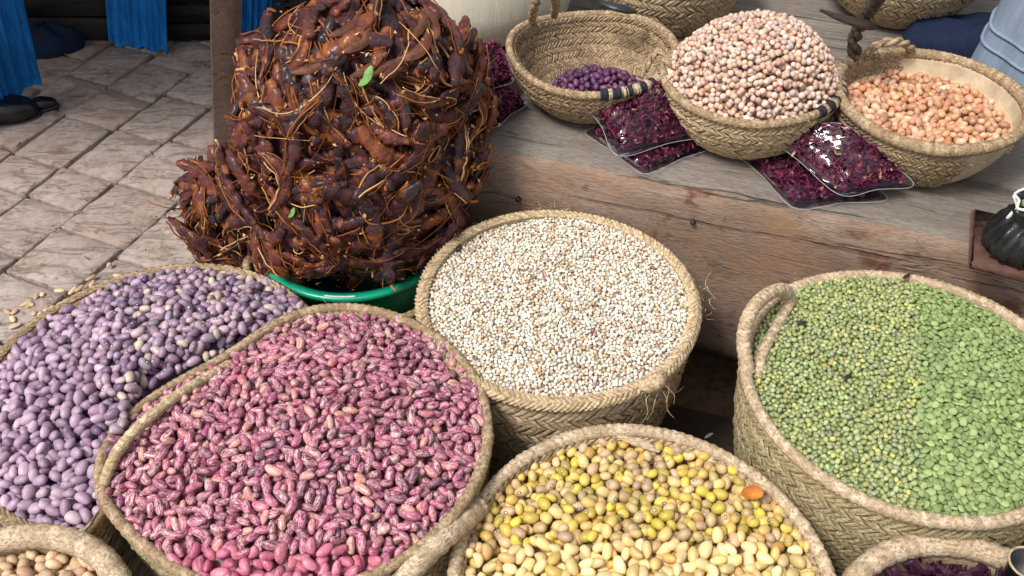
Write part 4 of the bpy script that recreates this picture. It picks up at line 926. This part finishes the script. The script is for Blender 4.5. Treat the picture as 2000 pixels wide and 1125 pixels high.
def bag(corners, z, h, label, group, k, seed, sag=0):
    """corners: four points round the bag, as pixels on the plane z"""
    C = [np.array(at(q[0], q[1], q[2] if len(q) > 2 else z)) for q in corners]; cen = sum(C)/4; root = empty('bag_of_hibiscus', tuple(cen), label, 'bag', group)
    def warp(V, hs):
        u = (V[:, 0]+1)/2; v = (V[:, 1]+1)/2
        P = C[0][None]*((1-u)*(1-v))[:, None]+C[1][None]*(u*(1-v))[:, None]+C[2][None]*(u*v)[:, None]+C[3][None]*((1-u)*v)[:, None]
        P[:, 2] += V[:, 2]*hs; return P-cen
    V, F, kk = BAGM[k]; MB().add(warp(V, h), F).build('film', FILM, root)
    ed = np.array([(-1, -1, 0), (0, -1, 0), (1, -1, 0), (1, 0, 0), (1, 1, 0), (0, 1, 0), (-1, 1, 0), (-1, 0, 0)], float)*.99; tube(MB(), warp(ed, h)+[0, 0, .001], .0005, 5, True, step=.006).build('seam', EDGE_SHINE, root)  # pale tube round the seam, its colour stands in for an edge highlight
    r = np.random.default_rng(seed); mb = MB(); u = np.linspace(-1, 1, 3); U, W = np.meshgrid(u, u, indexing='ij'); Fp = grid_faces(3, 3); N_ = 2300
    a, b = np.tanh(r.normal(size=(2, N_))*.9)*.86; hh = np.clip(1-(a/.93)**4, 0, 1)*np.clip(1-(b/.93)**4, 0, 1); P = warp(np.stack([a, b, .88*hh**.6*(1-.55*r.random(N_)**1.5)], -1), h)
    for i in range(N_):
        s_ = .0050*(.5+r.random()); Q, _ = np.linalg.qr(r.normal(size=(3, 3))); L_ = np.stack([U*s_, W*s_*.45*(1-.5*U**2), .5*s_*(U**2*r.normal()+W**2*r.normal())], -1).reshape(-1, 3)
        mb.add(L_@Q.T+P[i], Fp, r.random())
    n = 16; a = np.linspace(-.84, .84, n); A, B_ = np.meshgrid(a, a, indexing='ij'); hh = (1-(A/.93)**4)*(1-(B_/.93)**4)
    mb.add(warp(np.stack([A, B_, .62*hh**.6], -1).reshape(-1, 3), h), grid_faces(n, n), .1); mb.add(warp(np.stack([A, B_, -.2*hh], -1).reshape(-1, 3), h), grid_faces(n, n), .1)
    o = mb.build('dried_petals', HIB, root); o['kind'] = 'stuff'
GB = 'clear bags of dried hibiscus on the beam'
bag([(1142, 258), (1258, 341), (1405, 282), (1290, 215)], .442, .022, 'lower of two clear hibiscus bags in front of the empty basket', GB, 1, 1)
bag([(1140, 192, .505), (1208, 306, .470), (1400, 258, .475), (1300, 158, .55)], .475, .026, 'upper clear hibiscus bag in front of the empty basket', GB, 0, 2)
bag([(1432, 290), (1552, 408), (1735, 388), (1560, 262)], .442, .022, 'lower of two clear hibiscus bags in front of the plastered bowl', GB, 2, 3)
bag([(1480, 250, .50), (1640, 382, .470), (1786, 362, .475), (1650, 244, .55)], .468, .026, 'upper clear hibiscus bag in front of the plastered bowl', GB, 1, 4)
bag([(880, 190), (965, 250), (1030, 202), (960, 150)], .452, .024, 'lower hibiscus bag half hidden behind the tamarind pile', GB, 0, 5)
bag([(890, 110), (925, 190), (1004, 158), (975, 88)], .480, .026, 'upper hibiscus bag half hidden behind the tamarind pile', GB, 2, 6)

# hibiscus heap in the bottom right basket
def s_br(x, y): q = br.rho(x, y); return br.zr-.016+.02*(1-q**2)
r = np.random.default_rng(9); u = np.linspace(-1, 1, 6); U, W = np.meshgrid(u, np.linspace(-1, 1, 5), indexing='ij'); Fp = grid_faces(6, 5)
PM = []
for k in range(6):
    L_ = np.stack([U*.013+.002*np.sin(W*5), W*.0055*(1-.55*U**2), .0055*(U**2*r.normal()+W**2*1.2*(1+r.random())+.3*np.sin(U*5+W*3))], -1).reshape(-1, 3)
    PM.append(MB().add(np.vstack([L_, L_+[0, 0, .0006]]), [Fp, Fp[:, ::-1]+30], k*.13).mesh('dried_petal', HIBD))
for k in range(290):
    a_, q = r.random()*2*PI, math.sqrt(r.random())*.93; R_ = float(br.R(a_))-.02; x, y = br.c[0]+R_*q*math.cos(a_), br.c[1]+R_*q*math.sin(a_); Q, _ = np.linalg.qr(r.normal(size=(3, 3))*np.array([[1, 1, .5]])); 
    if np.linalg.det(Q) < 0: Q[:, 0] *= -1
    e_ = Matrix(Q.tolist()).to_euler(); e_.x *= .35; e_.y *= .35
    if y < .45: continue
    o = link_mesh('dried_petal', PM[k % 6], None, Matrix.Translation((x, y, float(s_br(np.float64(x), np.float64(y)))+r.uniform(-.012, .006)))@e_.to_matrix().to_4x4()); tag(o, 'curled dark purple dried hibiscus petal in the corner basket', 'petal', 'dried petals in the corner basket')
g_ = np.linspace(-1, 1, 30); X, Y = np.meshgrid(br.c[0]+g_*.175, br.c[1]+g_*.175, indexing='ij'); F = grid_faces(30, 30); ok = (br.rho(X, Y, .01) < 1).ravel(); F = F[ok[F].all(1)]
mb = petals(1500, lambda r_: (lambda a_, q: np.array([br.c[0]+.155*q*math.cos(a_), br.c[1]+.155*q*math.sin(a_), br.zr-.016+.02*(1-q*q)-.014*r_.random()]))(r_.random()*6.28, math.sqrt(r_.random())), .011, 5)
mb.add(np.stack([X, Y, s_br(X, Y)-.014], -1).reshape(-1, 3), F, .1)
tag(mb.build('hibiscus_heap', HIBD, origin=(br.c[0], br.c[1], 0)), 'dark purple dried hibiscus filling the bottom right basket', 'hibiscus', kind='stuff')
p = at(1996, 1118, .335); cup = empty('dark_cup', p, 'small dark cup with pale rim at the bottom right corner', 'cup')
mb = MB(); lathe(mb, [(0, -.03), (.016, -.03), (.022, .02), (.0235, .022), (.021, .021), (.015, -.027), (0, -.027)], 28); mb.build('body', IRON, cup)
tube(MB(), [(.023*math.cos(t), .023*math.sin(t), .022) for t in np.linspace(0, 2*PI, 20, endpoint=False)], .0018, 6, True, step=.004).build('rim', ST_PINK, cup)

# ------------------------------------------------------------------ back of the shelf: sack, cloths
sk = MB(); th = np.linspace(0, 2*PI, 72, endpoint=False); V = []
sc_ = np.array([-.055, 1.93])
for z, rr in ((.437, .10), (.441, .155), (.46, .178), (.52, .192), (.60, .195), (.68, .185), (.74, .165), (.78, .13), (.80, .07), (.805, .01)):
    q = rr*(1+.012*np.sin(th*4+z*20)+.008*np.sin(th*9-z*40)); V.append(np.stack([sc_[0]+q*np.cos(th), sc_[1]+q*np.sin(th), z+0*th], -1))
sk.add(np.array(V).reshape(-1, 3), [grid_faces(10, 72, False, True), (np.arange(72)+9*72)[None], np.arange(72)[None, ::-1]])
tag(sk.build('flour_sack', CREAM, origin=(sc_[0], sc_[1], .437)), 'bulging cream cloth sack at the top edge right of the tamarind', 'sack')
def column_cloth(name, px, py, z0, z1, r0, r1, mat, label, cat, seams=()):
    p = at(px, py, z0); root = empty(name, p, label, cat); mb = MB(); th = np.linspace(0, 2*PI, 64, endpoint=False); n = 26; V = []
    for k in range(n):
        t = k/(n-1); r_ = r0+(r1-r0)*t; q = r_*(1+.05*np.sin(3*th+t*3)+.03*np.sin(7*th-t*4)); V.append(np.stack([q*np.cos(th)+.05*t, q*np.sin(th), (z1-z0)*t+0*th], -1))
    V = np.array(V).reshape(-1, 3); mb.add(V, [grid_faces(n, 64, False, True), (np.arange(64)+(n-1)*64)[None]]); mb.build('fabric', mat, root)
    for t in seams:
        k = int(t*(n-1)); P = V.reshape(n, 64, 3)[k]*np.array([1.012, 1.012, 1]); tube(MB(), P, .0035, 6, True, step=.01).build('seam', mat, root)
    return root
column_cloth('draped_cloth', 2000, 205, .437, 1.2, .125, .085, GRYBL, 'grey blue cloth draped upright at the top right corner', 'cloth', (.17, .21))
mb = MB(); 
p = at(1850, 100, .437); th = np.linspace(0, 2*PI, 40, endpoint=False); V = []
for sc, z in ((1, .0), (1.03, .02), (.9, .045), (.5, .055), (.1, .058)): V.append(np.stack([p.x+.06+np.cos(th)*.14*sc*(1+.08*np.sin(3*th)), p.y+.02+np.sin(th)*.075*sc, .437+z+.006*np.sin(th*4+sc*5)+0*th], -1))
mb.add(np.array(V).reshape(-1, 3), [grid_faces(5, 40, False, True), (np.arange(40)+160)[None]])
tag(mb.build('folded_cloth', NAVY, origin=tuple(p)), 'dark navy folded cloth behind the plastered bowl', 'cloth')
mb = MB(); tube(mb, [at(1168, 2, .60), at(1195, 12, .605), at(1225, 18, .60), at(1240, 22, .59)], np.array([.006, .012, .014, .006]), 10, flat=.5, jitter=.1)
tag(mb.build('dark_scoop', IRON), 'small dark scoop at the top edge above the empty basket', 'scoop')

# ------------------------------------------------------------------ iron scale at the right edge
zc = .456
mb = MB(); a = at(1908, 558, .44); M = Matrix.Translation((a.x+.062, a.y+.085, 0))@Matrix.Rotation(BA-.06, 4, 'Z'); box(mb, (-.042, -.070, .4405), (.046, .080, zc), M=M, bev=.004); V = mb.v[0]; V += (vnoise(V, 60, 2)*.002)[:, None]*[1, 1, 0]
tag(mb.build('board_offcut', BRICK), 'short reddish brown board under the black plastic bag, jutting over the beam edge', 'board')
c0 = at(1996, 500, zc); bgr = empty('plastic_bag', (c0.x, c0.y+.012, zc), 'crumpled black plastic bag with pale rolled rim holding green leaves at the right edge', 'bag')
th = np.linspace(0, 2*PI, 90, endpoint=False); V = []
for k, (r_, z) in enumerate(((.030, 0), (.050, .002), (.060, .012), (.063, .026), (.060, .04), (.054, .052), (.050, .062), (.048, .074), (.050, .086), (.053, .096), (.049, .094), (.045, .08), (.042, .06), (.02, .052), (.0, .05))):
    cr_ = 0 if k > 12 or k == 0 else 1
    P = np.stack([r_*np.cos(th), r_*.85*np.sin(th), z+0*th], -1); nz = vnoise(P, 55, 3)*.010+np.abs(vnoise(P, 120, 4))*.008+.0035*np.abs(np.sin(th*6.5+z*70))-.006
    P[:, :2] *= (1+cr_*nz/np.maximum(r_, .01))[:, None]; P[:, 2] += cr_*vnoise(P, 60, 9)*.009*(k > 1); P[:, 0] += .16*z; V.append(P)
V = np.array(V); MB().add(V.reshape(-1, 3), grid_faces(15, 90, False, True)[:, ::-1]).build('body', BLACKP, bgr)
tube(MB(), V[9][::6]+[0, 0, .001], .0022, 7, True, step=.004, jitter=.5).build('rim', STRING, bgr)
tube(MB(), [V[9][38]+[-.001, 0, 0], V[8][40]+[-.004, -.002, -.002], V[6][41]+[-.004, -.004, 0], V[5][40]+[-.002, -.003, -.004]], np.array([.003, .0025, .0035, .001]), 7, step=.004, jitter=.5).build('tie', STRING, bgr)
lr = np.random.default_rng(3)
for k in range(16):
    a = lr.random()*6.28; q_ = lr.random()*.022; x_, y_ = .014+q_*math.cos(a), q_*math.sin(a); d_ = .014
    sheet('leaf', [(x_, y_, .066), (x_+d_*math.cos(a), y_+d_*math.sin(a), .080+.006*lr.random()), (x_+1.7*d_*math.cos(a), y_+1.7*d_*math.sin(a), .078+.006*lr.random())], .008, LEAF, parent=bgr)

# ------------------------------------------------------------------ small stray things
q = at(1470, 962, .318); mb = MB(); th = np.linspace(0, 2*PI, 28, endpoint=False)
V = np.vstack([np.stack([.021*np.cos(th), .017*np.sin(th), .001*np.sin(2*th)], -1), np.stack([.0205*np.cos(th), .0165*np.sin(th), .0015+.001*np.sin(2*th)], -1)])
mb.add(V, [grid_faces(2, 28, False, True), np.arange(28)[None, ::-1], (np.arange(28)+28)[None]]); o = mb.build('orange_peel_disc', ORANGE); o.location = q; o.scale = (.85, .6, 1); o.rotation_euler = (.5, -.6, -.6); tag(o, 'thin orange disc standing in the yellow beans by the rim', 'peel')
q0, q1 = at(1205, 852, .312), at(1288, 882, .308); sheet('straw_strip', [q0, q0.lerp(q1, .5)+Vector((0, 0, .004)), q1], .006, ST_PINK, 'loose pale straw strip at the back rim of the yellow bean basket', 'straw', curl=.1)
for i, (px, py, z, rz, s_) in enumerate(((1565, 630, .378, .1, 1), (1655, 735, .387, .3, .9), (1770, 540, .368, .6, 1.1))):
    p = at(px, py, z); V, F, B = unit_bean(8, 8, .1, .2, 3); o = MB().add(V*np.array([.0085, .003, .003])*s_, F).build('seed_husk', IRON); o.location = p; o.rotation_euler.z = rz
    tag(o, ['dark slim husk near the handle on the mung beans', 'dark slim husk in the middle of the mung beans', 'dark husk at the back rim of the mung bean basket'][i], 'husk')
p = at(1376, 856, .004); o = sheet('feather', [p, p+Vector((.008, .004, .004)), p+Vector((.018, .010, .003))], .003, STRING, 'tiny white feather on the dark plank', 'feather')
fr = np.random.default_rng(21); V, F, B = unit_bean(8, 9, .1, 0, 3); hm = MB().add(V*np.array([.012, .008, .0035]), F, 0, B).mesh('bean_husk', PEA)
for k in range(34):
    x_, y_ = fr.uniform(-20, 235), 0; y_ = 640-.33*x_+fr.normal()*22; p = at(x_, y_-8, -.054+fr.random()*.003)
    o = link_mesh('bean_husk', hm, None, Matrix.Translation(p)@Matrix.Rotation(fr.random()*3, 4, 'Z')@Matrix.Diagonal((.6+fr.random()*.7, .8, 1, 1))); tag(o, 'pale flat husk chip fallen on the paving beside the lilac basket', 'husk', 'husk chips on the paving')
p = at(140, 1010, .20); tbw = MB(); lathe(tbw, [(0, -.08), (.05, -.08), (.072, 0), (.075, .001), (.074, -.004), (.053, -.084), (0, -.084)], 40); tag(tbw.build('teal_bowl', TEAL), 'small teal plastic bowl wedged below the lilac basket', 'bowl').location = p
print('stones', ns, 'pods', nsing, 'objects', len(bpy.data.objects))
